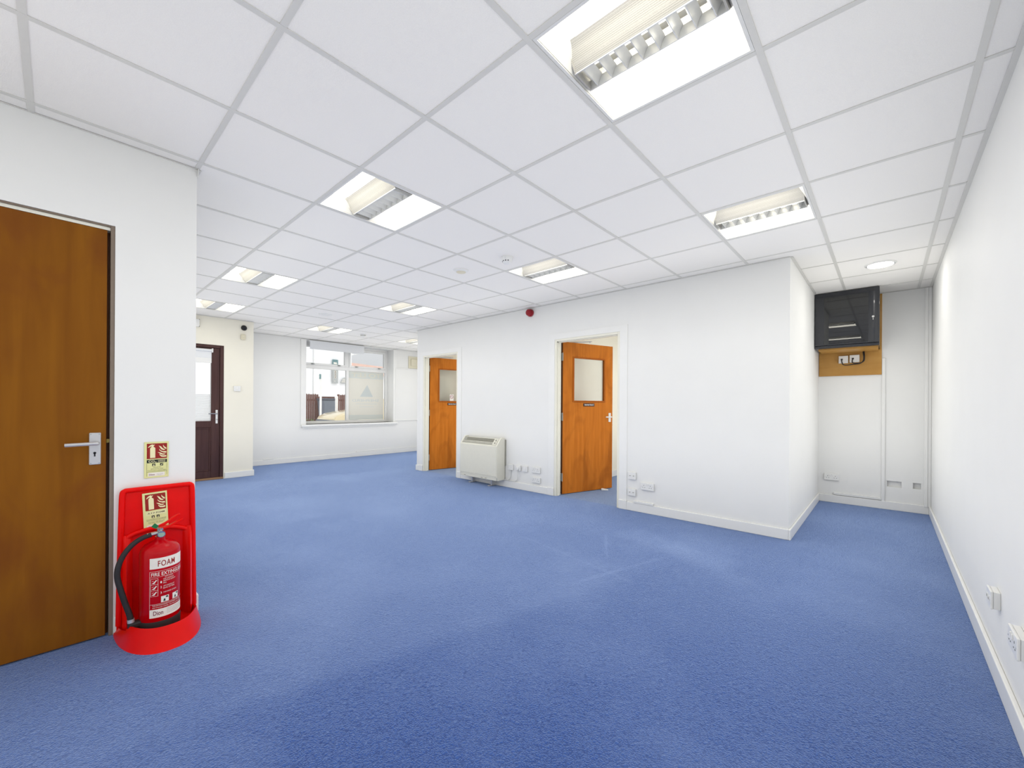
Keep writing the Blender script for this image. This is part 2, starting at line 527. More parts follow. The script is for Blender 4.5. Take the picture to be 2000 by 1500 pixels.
# ------------------------------------------------------------------ room dimensions (metres)
CEIL = 2.45
XR = 1.905          # right wall
XW = -7.06          # window wall
XE = -5.95          # entrance wall
XB = -1.29          # near left wall
YP = 3.747          # partition with the two doors
XP0, XP1 = -4.576, 0.925
YN = 5.80           # back of the alcove
YREAR = -2.4        # behind the camera
YLR = 6.0           # rear of the window bay

# floors
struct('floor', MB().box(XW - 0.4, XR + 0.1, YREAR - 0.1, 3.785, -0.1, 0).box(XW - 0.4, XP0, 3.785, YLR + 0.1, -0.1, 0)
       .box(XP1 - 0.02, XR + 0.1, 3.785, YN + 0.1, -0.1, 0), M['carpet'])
struct('floor_rooms', MB().box(XP0, XP1 - 0.02, 3.785, 6.6, -0.1, -0.0005), M['carpet_room'])

# walls
wall('wall_right', 'x', XR, XR + 0.1, YREAR - 0.1, YN + 0.1, 0, 2.6, M['wall'])
H1 = (1.552, 1.676, 0.256, 0.325); H2 = (1.764, 1.830, 0.259, 0.327)
wall('wall_alcove', 'y', YN, YN + 0.1, XP1 - 0.1, XR + 0.1, 0, 2.6, M['wall'], [H1, H2])
D1 = (-4.396, -3.482, 0.0, 1.990); D2 = (-1.588, -0.680, 0.0, 1.990)
wall('wall_partition', 'y', YP, YP + 0.1, XP0, XP1, 0, 2.6, M['wall'], [D1, D2])
wall('wall_alcove_side', 'x', XP1 - 0.1, XP1, YP + 0.1, 6.5, 0, 2.6, M['wall'])
wall('wall_partition_end', 'x', XP0, XP0 + 0.1, YP + 0.1, 6.5, 0, 2.6, M['wall_cream'])
WIN = (2.83, 4.80, 0.735, 2.43)
wall('wall_window', 'x', XW - 0.35, XW, 1.49, YLR + 0.1, 0, 2.6, M['wall'], [WIN])
wall('wall_bay_rear', 'y', YLR, YLR + 0.1, XW - 0.35, XP0 + 0.1, 0, 2.6, M['wall'])
DE = (0.29, 1.195, 0.0, 2.03)
wall('wall_entrance', 'x', XE - 0.1, XE, -0.1, 1.59, 0, 2.6, M['wall_cream'], [DE])
wall('wall_entrance_return', 'y', 1.49, 1.59, XW - 0.35, XE - 0.1, 0, 2.6, M['wall'])
DB = (-1.21, -0.325, 0.0, 2.03)
wall('wall_left', 'x', XB - 0.1, XB, YREAR - 0.1, 0.0, 0, 2.6, M['wall'], [DB])
wall('wall_left_return', 'y', -0.1, 0.0, XE, XB - 0.1, 0, 2.6, M['wall'])
wall('wall_behind_camera', 'y', YREAR - 0.1, YREAR, XB - 0.1, XR + 0.1, 0, 2.6, M['wall'])
wall('wall_room_divider', 'x', -1.85, -1.75, YP + 0.1, 6.5, 0, 2.6, M['wall_cream'])
wall('wall_rooms_rear', 'y', 6.5, 6.6, XP0, XP1, 0, 2.6, M['wall_cream'])
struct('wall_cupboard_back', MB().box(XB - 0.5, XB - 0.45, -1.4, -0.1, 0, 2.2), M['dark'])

# ceiling: board above the grid, then every tile and every grid bar
ceil = struct('ceiling', MB().box(XW - 0.45, XR + 0.1, 1.49, 6.6, 2.6, 2.7).box(XE - 0.1, XR + 0.1, YREAR - 0.1, 1.49, 2.6, 2.7), M['plenum'])
struct('ceiling_rooms', MB().box(XP0 + 0.1, -1.85, YP + 0.1, 6.5, CEIL, CEIL + 0.03).box(-1.75, XP1 - 0.1, YP + 0.1, 6.5, CEIL, CEIL + 0.03), M['wall_cream'])
REG = [(XW, XR, 1.59, YP), (XE, XR, 0.0, 1.59), (XB, XR, YREAR, 0.0), (XP1, XR, YP, YN), (XW, XP0, YP, YLR)]
def inside(x, y): return any(a < x < b and c - 1e-6 < y < d + 1e-6 for a, b, c, d in REG)
BX = sorted({r[0] for r in REG} | {r[1] for r in REG}); BY = sorted({r[2] for r in REG} | {r[3] for r in REG})
FIX = [(1,1),(1,4),(-2,1),(-6,1),(-9,1),(-2,4),(-6,4),(-10,4),(-10,7)]
T = 0.6
tile_me = mesh_of('ceiling_tile', MB().box(-0.296, 0.296, -0.296, 0.296, 0, 0.014), M['tile'])
for j in range(-12, 4):
    for i in range(-4, 11):
        if (j, i) in FIX: continue
        x0, x1, y0, y1 = j*T, j*T+T, i*T, i*T+T
        xs = [x0] + [b for b in BX if x0 + 1e-4 < b < x1 - 1e-4] + [x1]
        ys = [y0] + [b for b in BY if y0 + 1e-4 < b < y1 - 1e-4] + [y1]
        cells = [(xs[a], xs[a+1], ys[b], ys[b+1]) for a in range(len(xs)-1) for b in range(len(ys)-1)]
        ins = [c for c in cells if inside((c[0]+c[1])/2, (c[2]+c[3])/2)]
        if not ins: continue
        c0 = ((x0+x1)/2, (y0+y1)/2, CEIL + 0.003)
        if len(ins) == len(cells):
            obj('ceiling_tile', tile_me, None, ceil, c0)
        else:
            mb = MB(); ok = False
            for c in ins:
                a = [max(c[0], x0 + 0.004), min(c[1], x1 - 0.004), max(c[2], y0 + 0.004), min(c[3], y1 - 0.004)]
                if a[1] - a[0] > 0.01 and a[3] - a[2] > 0.01:
                    mb.box(a[0]-c0[0], a[1]-c0[0], a[2]-c0[1], a[3]-c0[1], 0, 0.014); ok = True
            if ok: obj('ceiling_tile', mb, M['tile'], ceil, c0)
TW = 0.011
def bars(along):
    rng = range(-12, 5) if along == 'y' else range(-4, 11)
    for k in rng:
        c = k * T
        brk = sorted((BY if along == 'y' else BX))
        cur = None
        segs = []
        for a, b in zip(brk[:-1], brk[1:]):
            m = (a + b) / 2
            if (inside(c, m) if along == 'y' else inside(m, c)):
                if cur and abs(cur[1] - a) < 1e-6: cur[1] = b
                else:
                    cur = [a, b]; segs.append(cur)
        for a, b in segs:
            m = (a + b) / 2; h = (b - a) / 2
            if along == 'y': obj('grid_bar', MB().box(-TW, TW, -h, h, 0, 0.02), M['tee'], ceil, (c, m, CEIL))
            else: obj('grid_bar', MB().box(-h, h, -TW, TW, 0, 0.02), M['tee'], ceil, (m, c, CEIL + 0.0006))
bars('y'); bars('x')
# wall angle round the edge of the grid
aw, at = 0.02, 0.002
for n, q in enumerate([(XR-aw, XR, YREAR, YN), (XP1, XP1+aw, YP, YN), (XP0, XP1, YP-aw, YP), (XB, XB+aw*0.4, YREAR, 0.0),
                       (XE, XE+aw, 0.0, 1.59), (XW, XW+aw, 1.59, YLR), (XP1, XR, YN-aw, YN), (XE, XB, 0.0, aw), (XB, XR, YREAR, YREAR+aw)]):
    struct('trim_%d' % (n + 1), MB().box(q[0], q[1], q[2], q[3], CEIL - at, CEIL + 0.001), M['tee'])
# small bent end of the wall angle at the corner of the near left wall
struct('trim_10', MB().prism([(XB, 2.448), (XB + 0.022, 2.446), (XB + 0.012, 2.425), (XB + 0.004, 2.408)], 0.001, 0.006, 'xz'), M['tee'])

# skirting boards
SK, ST = 0.092, 0.016
def skirt(name, x0, x1, y0, y1, h=SK): struct(name, MB().box(x0, x1, y0, y1, 0, h), M['gloss_white'], bevel=0.004)
skirt('baseboard_right', XR-ST, XR, YREAR, YN)
skirt('baseboard_alcove', XP1, XR-ST, YN-ST, YN)
skirt('baseboard_alcove_side', XP1, XP1+ST, YP-ST, YN-ST)
skirt('baseboard_partition_right', -0.585, XP1, YP-ST, YP)
skirt('baseboard_partition_middle', -3.40, -1.685, YP-ST, YP)
skirt('baseboard_partition_left', XP0-ST, -4.48, YP-ST, YP)
skirt('baseboard_partition_end', XP0-ST, XP0, YP, YLR)
skirt('baseboard_window', XW, XW+ST, 1.59, YLR)
skirt('baseboard_entrance', XE, XE+ST, 1.21, 1.59+ST)
skirt('baseboard_entrance_return', XW, XE, 1.59, 1.59+ST)
skirt('baseboard_left', XB, XB+ST, -0.322, 0.0+ST, 0.094)
skirt('baseboard_left_return', XE, XB, 0.0, ST, 0.094)
skirt('baseboard_room_divider', -1.75, -1.75+ST, YP+0.1, 6.5, 0.1)
skirt('baseboard_room_end', XP0+0.1, XP0+0.1+ST, YP+0.1, 6.5, 0.1)

# architraves, plinths and linings of the two interview room doors
n = 11
for (a, b, z0, z1) in (D1, D2):
    aw2 = 0.092; t = 0.006
    mb = MB().prism([(a-aw2, 0), (a, 0), (a, z1), (b, z1), (b, 0), (b+aw2, 0), (b+aw2, z1+0.068), (a-aw2, z1+0.068)], YP-t, YP, 'xz')
    struct('trim_%d' % n, mb, M['gloss_white']); n += 1
    struct('trim_%d' % n, MB().box(a-aw2-0.004, a, YP-0.019, YP-t, 0, 0.1).box(b, b+aw2+0.004, YP-0.019, YP-t, 0, 0.1), M['gloss_white'], bevel=0.003); n += 1
    lt = 0.028
    mb = MB().box(a, a+lt, YP-0.004, YP+0.1, 0, z1).box(b-lt, b, YP-0.004, YP+0.1, 0, z1).box(a+lt, b-lt, YP-0.004, YP+0.1, z1-lt, z1)
    struct('trim_%d' % n, mb, M['jamb'], bevel=0.002); n += 1
    # door stop
    mb = MB().box(a+lt, a+lt+0.012, YP+0.02, YP+0.055, 0, z1-lt).box(b-lt-0.012, b-lt, YP+0.02, YP+0.055, 0, z1-lt).box(a+lt, b-lt, YP+0.02, YP+0.055, z1-lt-0.012, z1-lt)
    struct('trim_%d' % n, mb, M['jamb']); n += 1
NTRIM = n

# ------------------------------------------------------------------ ceiling luminaires
def make_luminaire():
    t = thing('ceiling_luminaire', 'x', 'ceiling light')
    e = 0.288
    obj('frame', MB().box(-e,e,-e,-e+0.012,-0.001,0.012).box(-e,e,e-0.012,e,-0.001,0.012).box(-e,-e+0.012,-e+0.012,e-0.012,-0.001,0.012).box(e-0.012,e,-e+0.012,e-0.012,-0.001,0.012), M['lum_body'], t)
    obj('housing', MB().box(-e,e,-e,-e+0.002,0.012,0.12).box(-e,e,e-0.002,e,0.012,0.12).box(-e,-e+0.002,-e,e,0.012,0.12).box(e-0.002,e,-e,e,0.012,0.12).box(-e,e,-e,e,0.118,0.12), M['lum_body'], t)
    prof = [(0.276, 0.004), (0.266, 0.03), (0.245, 0.055), (0.212, 0.075), (0.17, 0.086), (0.11, 0.09)]
    for s in (-1, 1):
        mb = MB(); L0, L1 = 0.276, 0.225
        vs = []
        for k, (u, z) in enumerate(prof):
            hl = L0 - (L0 - L1) * (z / 0.09)
            vs += [(-hl, s*u, z), (hl, s*u, z)]
        fs = []
        for k in range(len(prof) - 1):
            q = (2*k, 2*k+1, 2*k+3, 2*k+2)
            fs.append(q if s > 0 else q[::-1])
        mb.add(vs, fs)
        me = mesh_of('wing_reflector', mb, M['emit'], smooth=True, fix=False)
        # make sure the lit face looks down
        if sum(p.normal.z for p in me.polygons) > 0: me.flip_normals()
        obj('wing_reflector', me, None, t)
        mb = MB().strip([(s*0.058, 0.003), (s*0.066, 0.012), (s*0.083, 0.033), (s*0.1, 0.052), (s*0.116, 0.066), (s*0.13, 0.072)], -0.255, 0.255)
        obj('perforated_side', mb, M['perf'], t, smooth=True)
        mb = MB().box(-0.262, 0.262, s*0.054, s*0.058, -0.001, 0.04)
        obj('louvre_side', mb, M['louvre'], t)
    for s in (-1, 1):
        vs = []
        for (u, z) in prof:
            hl = 0.276 - 0.051 * (z / 0.09) + 0.0005
            vs += [(s*hl, -u, z), (s*hl, u, z)]
        obj('end_reflector', MB().add(vs, [(2*k, 2*k+1, 2*k+3, 2*k+2) for k in range(len(prof)-1)]), M['lum_body'], t)
        mb = MB().prism([(-0.058,0.0),(0.058,0.0),(0.125,0.07),(-0.125,0.07)], s*0.262, s*0.256, 'yz')
        obj('basket_end', mb, M['perf'], t)
    obj('louvre_top', MB().box(-0.256,0.256,-0.054,0.054,0.066,0.069), M['lum_body'], t)
    obj('fluorescent_tube', MB().cyl((-0.252,0,0.054),(0.252,0,0.054),0.008,n=12), M['tube'], t)
    bm_ = mesh_of('louvre_blade', MB().prism([(-0.0015,0),(0.0015,0),(0.004,0.012),(0.01,0.026),(0.02,0.04),(-0.02,0.04),(-0.01,0.026),(-0.004,0.012)], -0.0535, 0.0535, 'xz'), M['louvre'], smooth=True)
    for k in range(8):
        obj('louvre_blade', bm_, None, t, (-0.224 + 0.064*k, 0, 0.001))
    return t

lum_labels = {
 (1,1): 'large nearest recessed ceiling light above the camera, cut by the top edge',
 (1,4): 'recessed ceiling light nearest the alcove, right of centre',
 (-2,1): 'second nearest recessed ceiling light, left of centre, with clear mirrored louvre',
 (-6,1): 'recessed ceiling light between the louvred one and the half hidden one',
 (-9,1): 'recessed ceiling light half hidden by the near left wall corner',
 (-2,4): 'recessed ceiling light beside the white smoke detector',
 (-6,4): 'recessed ceiling light out from the far interview room door',
 (-10,4): 'recessed ceiling light just in front of the window',
 (-10,7): 'recessed ceiling light in the far bay, cut by the partition end'}
lum0 = make_luminaire()
for q, (j, i) in enumerate(FIX):
    o = lum0 if q == 0 else dup(lum0)
    o.location = (j*T + T/2, i*T + T/2, CEIL + 0.002)
    tag(o, lum_labels[(j, i)], 'ceiling light', 'recessed square office luminaires')
for x, y, lab in ((-3.1, 4.6, 'unseen added light nearer the door inside the far interview room'), (-3.1, 5.7, 'unseen added light further in, inside the far interview room'),
                  (-0.35, 4.6, 'unseen added light nearer the door inside the near interview room'), (-0.35, 5.7, 'unseen added light further in, inside the near interview room')):
    o = dup(lum0); o.location = (x, y, CEIL - 0.122)  # out of view, added to brighten the interview rooms
    tag(o, lab, 'ceiling light', 'recessed square office luminaires')

# round downlight in the alcove
t = thing('downlight', 'round white downlight in the alcove ceiling near the black cabinet', 'ceiling light', (1.5, 4.5, CEIL + 0.003))
obj('bezel', MB().lathe([(0.098,-0.010),(0.108,-0.007),(0.112,0.0),(0.098,0.0),(0.098,-0.010)], 40), M['white_plastic'], t, smooth=True)
obj('diffuser', MB().lathe([(0.001,-0.017),(0.06,-0.0155),(0.088,-0.0125),(0.0975,-0.006),(0.0975,0.0)], 40), M['emit_down'], t, smooth=True)

# smoke detectors and discs
t = thing('smoke_detector', 'white domed smoke detector with three dark slots, beside a ceiling light', 'smoke detector', (-0.93, 2.14, CEIL + 0.003))
obj('base_plate', MB().lathe([(0.052,-0.014),(0.055,-0.006),(0.055,0.0)], 36), M['white_plastic'], t, smooth=True)
obj('chamber', MB().lathe([(0.001,-0.06),(0.02,-0.06),(0.03,-0.056),(0.042,-0.04),(0.05,-0.014)], 36), M['white_plastic'], t, smooth=True)
for a in (-95, -65, -35, 85, 205, 235):
    ca, sa = math.cos(R(a)), math.sin(R(a))
    mb = MB().add([(0.0435*ca - d*sa, 0.0435*sa + d*ca, z) for d, z in ((-0.005,-0.041),(0.005,-0.041),(0.005,-0.033),(-0.005,-0.033))] +
                  [(0.036*ca - d*sa, 0.036*sa + d*ca, z) for d, z in ((-0.005,-0.043),(0.005,-0.043),(0.005,-0.033),(-0.005,-0.033))],
                  [(0,1,2,3),(7,6,5,4),(0,1,5,4),(1,2,6,5),(2,3,7,6),(3,0,4,7)])
    obj('vent_slot', mb, M['black'], t)
t = thing('ceiling_disc', 'flat round cream disc on the ceiling, left of the smoke detector', 'ceiling fitting', (-1.5, 2.1, CEIL + 0.003))
obj('rim', MB().lathe([(0.048,-0.02),(0.066,-0.012),(0.07,0.0)], 36), M['white_plastic'], t, smooth=True)
obj('centre_cap', MB().lathe([(0.001,-0.024),(0.044,-0.023),(0.048,-0.019)], 36), M['cream_plastic'], t, smooth=True)
t = thing('ceiling_disc', 'small round white disc on the ceiling in front of the window light', 'ceiling fitting', (-4.5, 2.1, CEIL + 0.003))
obj('rim', MB().lathe([(0.06,-0.012),(0.085,-0.008),(0.09,0.0)], 36), M['white_plastic'], t, smooth=True)
obj('centre_cap', MB().lathe([(0.001,-0.016),(0.05,-0.015),(0.06,-0.011)], 36), M['white_plastic'], t, smooth=True)
t = thing('smoke_detector', 'tiny white smoke detector on the ceiling by the window', 'smoke detector', (-5.66, 3.3, CEIL + 0.003))
obj('base_plate', MB().lathe([(0.05,-0.012),(0.055,0.0)], 24), M['white_plastic'], t, smooth=True)
obj('chamber', MB().lathe([(0.001,-0.055),(0.03,-0.053),(0.045,-0.035),(0.05,-0.012)], 24), M['white_plastic'], t, smooth=True)
obj('vent_slot', MB().lathe([(0.0465,-0.034),(0.049,-0.03),(0.049,-0.024)], 24), M['grille'], t)

# ------------------------------------------------------------------ wall plates (sockets)
ROT_PART, ROT_LEFT, ROT_RIGHT = 0.0, PI / 2, -PI / 2
hole_me = mesh_of('pin_hole', MB().box(-0.0022, 0.0022, -0.0006, 0.001, -0.004, 0.004), M['ink'])
holeh_me = mesh_of('pin_hole', MB().box(-0.004, 0.004, -0.0006, 0.001, -0.0018, 0.0018), M['ink'])
rock_me = mesh_of('rocker_switch', MB().box(-0.006, 0.006, -0.004, 0.001, -0.0095, 0.0095), M['white_plastic'], bevel=0.0015)
screw_me = mesh_of('screw', MB().cyl((0,-0.0012,0),(0,0.001,0),0.003,n=10), M['alu'])
def plate(name, label, cat, pos, rot, w, h, kind, depth=0.02, group='white plastic wall sockets'):
    t = thing(name, label, cat, pos, rot, group)
    bx = depth - 0.009
    if bx > 0.004: obj('back_box', MB().box(-w/2+0.002, w/2-0.002, -bx, 0, -h/2+0.002, h/2-0.002), M['white_plastic'], t, bevel=0.002)
    obj('faceplate', MB().box(-w/2, w/2, -depth, -max(bx, 0.0), -h/2, h/2), M['white_plastic'], t, bevel=0.0035, seg=3)
    y = -depth
    if kind in ('double', 'single'):
        for cx_ in ((-w*0.25, w*0.25) if kind == 'double' else (0,)):
            obj('pin_hole', hole_me, None, t, (cx_, y, h*0.14))
            for s in (-1, 1): obj('pin_hole', holeh_me, None, t, (cx_ + s*0.011, y, -h*0.14))
        if kind == 'double':
            for s in (-1, 1): obj('rocker_switch', rock_me, None, t, (s*w*0.085, y, h*0.25))
        else:
            obj('rocker_switch', rock_me, None, t, (-w*0.3, y, h*0.25))
        for s in (-1, 1): obj('screw', screw_me, None, t, (s*w*0.42, y, 0.0))
    elif kind == 'spur':
        obj('rocker_switch', rock_me, None, t, (-w*0.22, y, 0.0))
        obj('fuse_holder', MB().box(w*0.06, w*0.34, y-0.003, y+0.001, -0.012, 0.012), M['white_plastic'], t, bevel=0.001)
        for s in (-1, 1): obj('screw', screw_me, None, t, (s*w*0.42, y, h*0.3))
    elif kind == 'data':
        for cx_ in (-w*0.22, w*0.22):
            obj('jack', MB().box(cx_-0.011, cx_+0.011, y-0.002, y+0.001, -0.01, 0.012), M['white_plastic'], t, bevel=0.001)
            obj('jack_opening', MB().box(cx_-0.006, cx_+0.006, y-0.0026, y, -0.004, 0.005), M['grille'], t)
        for s in (-1, 1): obj('screw', screw_me, None, t, (s*w*0.42, y, 0.0))
    elif kind == 'switch':
        obj('rocker_switch', MB().box(-0.012, 0.012, y-0.005, y+0.001, -0.018, 0.018), M['white_plastic'], t, bevel=0.002)
        for s in (-1, 1): obj('screw', screw_me, None, t, (s*w*0.38, y, 0.0))
    return t
plate('fused_spur', 'white fused spur plate nearest the storage heater', 'wall socket', (-2.325, YP, 0.287), 0, 0.092, 0.078, 'spur')
t = plate('single_socket', 'single white wall socket with a plug and trailing cable', 'wall socket', (-2.186, YP, 0.290), 0, 0.094, 0.078, 'spur')
plate('blank_plate', 'square white switch plate left of the stacked double sockets', 'wall switch', (-2.064, YP, 0.290), 0, 0.086, 0.078, 'switch')
plate('double_socket', 'upper of two stacked double sockets left of near interview door', 'wall socket', (-1.875, YP, 0.295), 0, 0.146, 0.078, 'double')
plate('double_socket', 'lower of two stacked double sockets left of near interview door', 'wall socket', (-1.875, YP, 0.163), 0, 0.146, 0.074, 'double')
plate('data_socket', 'upper square data socket right of the near interview door', 'data socket', (-0.520, YP, 0.384), 0, 0.090, 0.080, 'data')
plate('data_socket', 'lower square data socket right of the near interview door', 'data socket', (-0.522, YP, 0.203), 0, 0.090, 0.078, 'data')
plate('double_socket', 'double white socket beside two data sockets on the partition', 'wall socket', (-0.346, YP, 0.287), 0, 0.146, 0.078, 'double')
plate('double_socket', 'double white socket low on the alcove back wall', 'wall socket', (1.058, YN, 0.307), 0, 0.146, 0.08, 'double')
plate('single_socket', 'narrower white socket on the right wall, further from camera', 'wall socket', (XR, 2.171, 0.346), ROT_RIGHT, 0.092, 0.076, 'data', 0.03)
plate('double_socket', 'wider double socket on the right wall at the picture edge', 'wall socket', (XR, 1.716, 0.346), ROT_RIGHT, 0.14, 0.076, 'double', 0.03)
plate('light_switch', 'double white light switch on the entrance wall beside the brown door', 'wall switch', (XE, 1.365, 1.382), ROT_LEFT, 0.092, 0.082, 'switch')

# recessed back boxes in the alcove wall
for (a, b, z0, z1), lab in ((H1, 'wide empty recessed socket box in the alcove wall'), (H2, 'narrow empty recessed socket box near the alcove corner')):
    t = thing('recessed_box', lab, 'socket box', ((a+b)/2, YN, (z0+z1)/2), 0, 'empty recessed boxes')
    w, h = (b-a)/2, (z1-z0)/2
    obj('box_lining', MB().box(-w,w,0.034,0.036,-h,h).box(-w,-w+0.002,0.001,0.036,-h,h).box(w-0.002,w,0.001,0.036,-h,h).box(-w,w,0.001,0.036,-h,-h+0.002).box(-w,w,0.001,0.036,h-0.002,h), M['white_plastic'], t)
    for s in (-1, 1): obj('lug', MB().box(s*w, s*(w-0.006), 0.004, 0.008, -0.006, 0.006), M['alu'], t)

# cable trunking
t = thing('cable_trunking', 'white plastic trunking running up the alcove back wall', 'trunking', (1.5215, YN, 0.09))
obj('upright_run', MB().box(-0.015, 0.015, -0.014, 0, 0.0, 1.62), M['white_plastic'], t, bevel=0.002)
obj('lower_run', MB().box(-0.445, -0.0155, -0.018, 0, 0.008, 0.033), M['white_plastic'], t, bevel=0.002)
t = thing('pipe_casing', 'white boxed pipe casing in the right corner of the alcove', 'trunking', (1.872, YN, 0.08))
obj('casing', MB().box(-0.02, 0.0325, -0.022, 0, 0.0, 2.368), M['gloss_white'], t, bevel=0.003)
obj('cover_strip', MB().box(-0.006, 0.006, -0.027, -0.0215, 0.0, 2.368), M['gloss_white'], t, bevel=0.002)
tag(obj('cable_trunking', MB().box(-0.112, 0.112, -0.02, 0, -0.011, 0.011), M['white_plastic'], loc=(-0.39, YP, 0.103), bevel=0.002), 'short white trunking on the skirting under the data sockets', 'trunking')
tag(obj('cable_trunking', MB().box(0, 0.012, -1.66, 0.0, -0.012, 0.012), M['white_plastic'], loc=(XW, 5.55, 0.105), bevel=0.002), 'long white trunking along the skirting below the window', 'trunking')
tag(obj('cable_trunking', MB().box(0, 0.012, -0.09, 0.09, -0.01, 0.01), M['white_plastic'], loc=(XW, 2.16, 0.104), bevel=0.002), 'short white trunking on skirting beside the entrance corner', 'trunking')

# ------------------------------------------------------------------ interview room doors
def make_door(root, plate_text, sticker):
    Wd, Hd, Tk = 0.868, 1.975, 0.044
    g0, g1, h0, h1 = 0.172, 0.722, 1.205, 1.785
    z0 = 0.008
    leaf = MB()
    # leaf as a frame round the glazed opening
    leaf.box(0.002, g0, 0, Tk, z0, Hd).box(g1, Wd, 0, Tk, z0, Hd).box(g0, g1, 0, Tk, z0, h0).box(g0, g1, 0, Tk, h1, Hd)
    obj('door_leaf', leaf, M['door_orange'], root)
    obj('hinge_edge', MB().box(0, 0.002, 0, Tk, z0, Hd), M['door_edge'], root)
    bd = 0.02
    for (x0, x1, za, zb) in ((g0-0.008, g0+bd-0.006, h0-0.008, h1+0.008), (g1-bd+0.006, g1+0.008, h0-0.008, h1+0.008),
                             (g0+bd-0.006, g1-bd+0.006, h0-0.008, h0+bd-0.008), (g0+bd-0.006, g1-bd+0.006, h1-bd+0.008, h1+0.008)):
        obj('glazing_bead', MB().box(x0, x1, -0.008, 0.018, za, zb), M['bead'], root, bevel=0.003)
    obj('glass_pane', MB().box(g0+0.001, g1-0.001, 0.019, 0.025, h0+0.001, h1-0.001), M['glass'], root)
    for z in (0.225, 1.005, 1.78):
        hg = obj('hinge', MB().box(-0.002, -0.0002, -0.004, Tk*0.8, z-0.05, z+0.05), M['hinge'], root)
        obj('hinge_knuckle', MB().cyl((-0.007, -0.007, z-0.052), (-0.007, -0.007, z+0.052), 0.007, n=12), M['hinge'], hg)
    hd = obj('handle_plate', MB().box(Wd-0.075, Wd-0.033, -0.008, 0, 0.925, 1.05), M['white_plastic'], root, bevel=0.004)
    obj('lever', MB().tube([(Wd-0.054, -0.004, 0.995), (Wd-0.054, -0.04, 0.995), (Wd-0.075, -0.05, 0.995), (Wd-0.16, -0.046, 0.995)], 0.0085), M['white_plastic'], hd, smooth=True)
    np_ = obj('name_plate', MB().box(0.345, 0.535, -0.006, 0, 1.142, 1.18), M['plate_dark'], root, bevel=0.001)
    vs, fs = text2d(plate_text, 0.02, bold=0.0006)
    obj('plate_lettering', flat(MB(), fit(vs, 0.362, 0.522, 1.153, 1.172), fs, -0.0066), M['white_print'], np_, fix=False)
    # overhead closer on the room side, arm folded towards the frame
    cl = obj('door_closer', MB().box(0.06, 0.26, Tk, Tk+0.05, 1.89, 1.945), M['alu'], root, bevel=0.004)
    obj('closer_arm', MB().tube([(0.16, Tk+0.03, 1.95), (0.16, Tk+0.03, 1.985), (0.40, -0.1, 1.995), (0.26, -0.22, 1.955)], 0.006, smooth=1), M['alu'], cl)
    if sticker:
        st = obj('no_smoking_sticker', MB().box(0.40, 0.475, 0.0175, 0.0188, 1.215, 1.335), M['white_plastic'], root)
        ring = MB(); n = 28; cx_, cz_ = 0.4375, 1.293
        for k in range(n):
            a, b = 2*PI*k/n, 2*PI*(k+1)/n
            ring.add([(cx_+r*math.cos(q), 0.0172, cz_+r*math.sin(q)) for r, q in ((0.027,a),(0.034,a),(0.034,b),(0.027,b))], [(0,1,2,3)])
        ring.add([(cx_-0.021, 0.0172, cz_+0.017),(cx_-0.017, 0.0172, cz_+0.021),(cx_+0.021, 0.0172, cz_-0.017),(cx_+0.017, 0.0172, cz_-0.021)], [(0,1,2,3)])
        obj('prohibition_ring', ring, M['sounder'], st, fix=False)
        obj('cigarette_symbol', MB().add([(cx_-0.017,0.0171,cz_-0.002),(cx_+0.012,0.0171,cz_-0.002),(cx_+0.012,0.0171,cz_+0.003),(cx_-0.017,0.0171,cz_+0.003)],[(0,1,2,3)]), M['ink'], st, fix=False)
d = thing('door_2', None, None, (-1.548, 3.868, 0), R(72.6)); tag(d, kind='structure')
make_door(d, 'Interview Room 2', False)
d = thing('door_3', None, None, (-4.378, 3.868, 0), R(77.5)); tag(d, kind='structure')
make_door(d, 'Interview Room 1', True)
tag(obj('door_wedge', MB().prism([(0,0),(0.09,0.0),(0.09,0.012),(0.02,0.024),(0,0.022)], -0.02, 0.02, 'xz'), M['white_plastic'], loc=(-1.325, 4.47, 0.0), rot=R(40), bevel=0.004),
    'white folded paper wedge under the near interview room door', 'door wedge')

# ------------------------------------------------------------------ storage heater
HX0, HX1, HB = -3.21, -2.435, 0.095
t = thing('storage_heater', 'cream electric storage heater on the partition between the two doors', 'heater', ((HX0+HX1)/2, YP, 0))
hw = (HX1 - HX0) / 2
sy = lambda y: y - YP
prof = [(3.57,0.135),(3.57,0.575),(3.575,0.588),(3.645,0.675),(3.655,0.683),(3.675,0.69),(3.70,0.69),(3.722,0.683),(3.73,0.665),(3.73,HB),(3.585,HB),(3.58,0.13)]
inner = [(3.57,0.135),(3.57,0.575),(3.575,0.588),(3.586,0.592),(3.648,0.67),(3.73,0.672),(3.73,HB),(3.585,HB),(3.58,0.13)]
ck = 0.032
obj('body', MB().prism([(sy(y), z) for y, z in inner], -hw+ck, hw-ck, 'yz'), M['heater'], t, bevel=0.002)
for s in (-1, 1):
    obj('side_cheek', MB().prism([(sy(y), z) for y, z in prof], s*hw, s*(hw-ck), 'yz'), M['heater'], t, bevel=0.005, seg=3)
obj('front_panel', MB().box(-hw+0.012, hw-0.012, sy(3.566), sy(3.572), 0.155, 0.572), M['heater'], t, bevel=0.002)
obj('plinth_lip', MB().box(-hw+0.012, hw-0.012, sy(3.572), sy(3.58), HB+0.004, 0.135), M['heater'], t, bevel=0.002)
obj('wall_bracket', MB().box(-hw+0.03, hw-0.004, sy(3.731), 0, HB+0.03, 0.655).box(hw-0.02, hw+0.012, sy(3.731), 0, 0.3, 0.66), M['grille'], t)
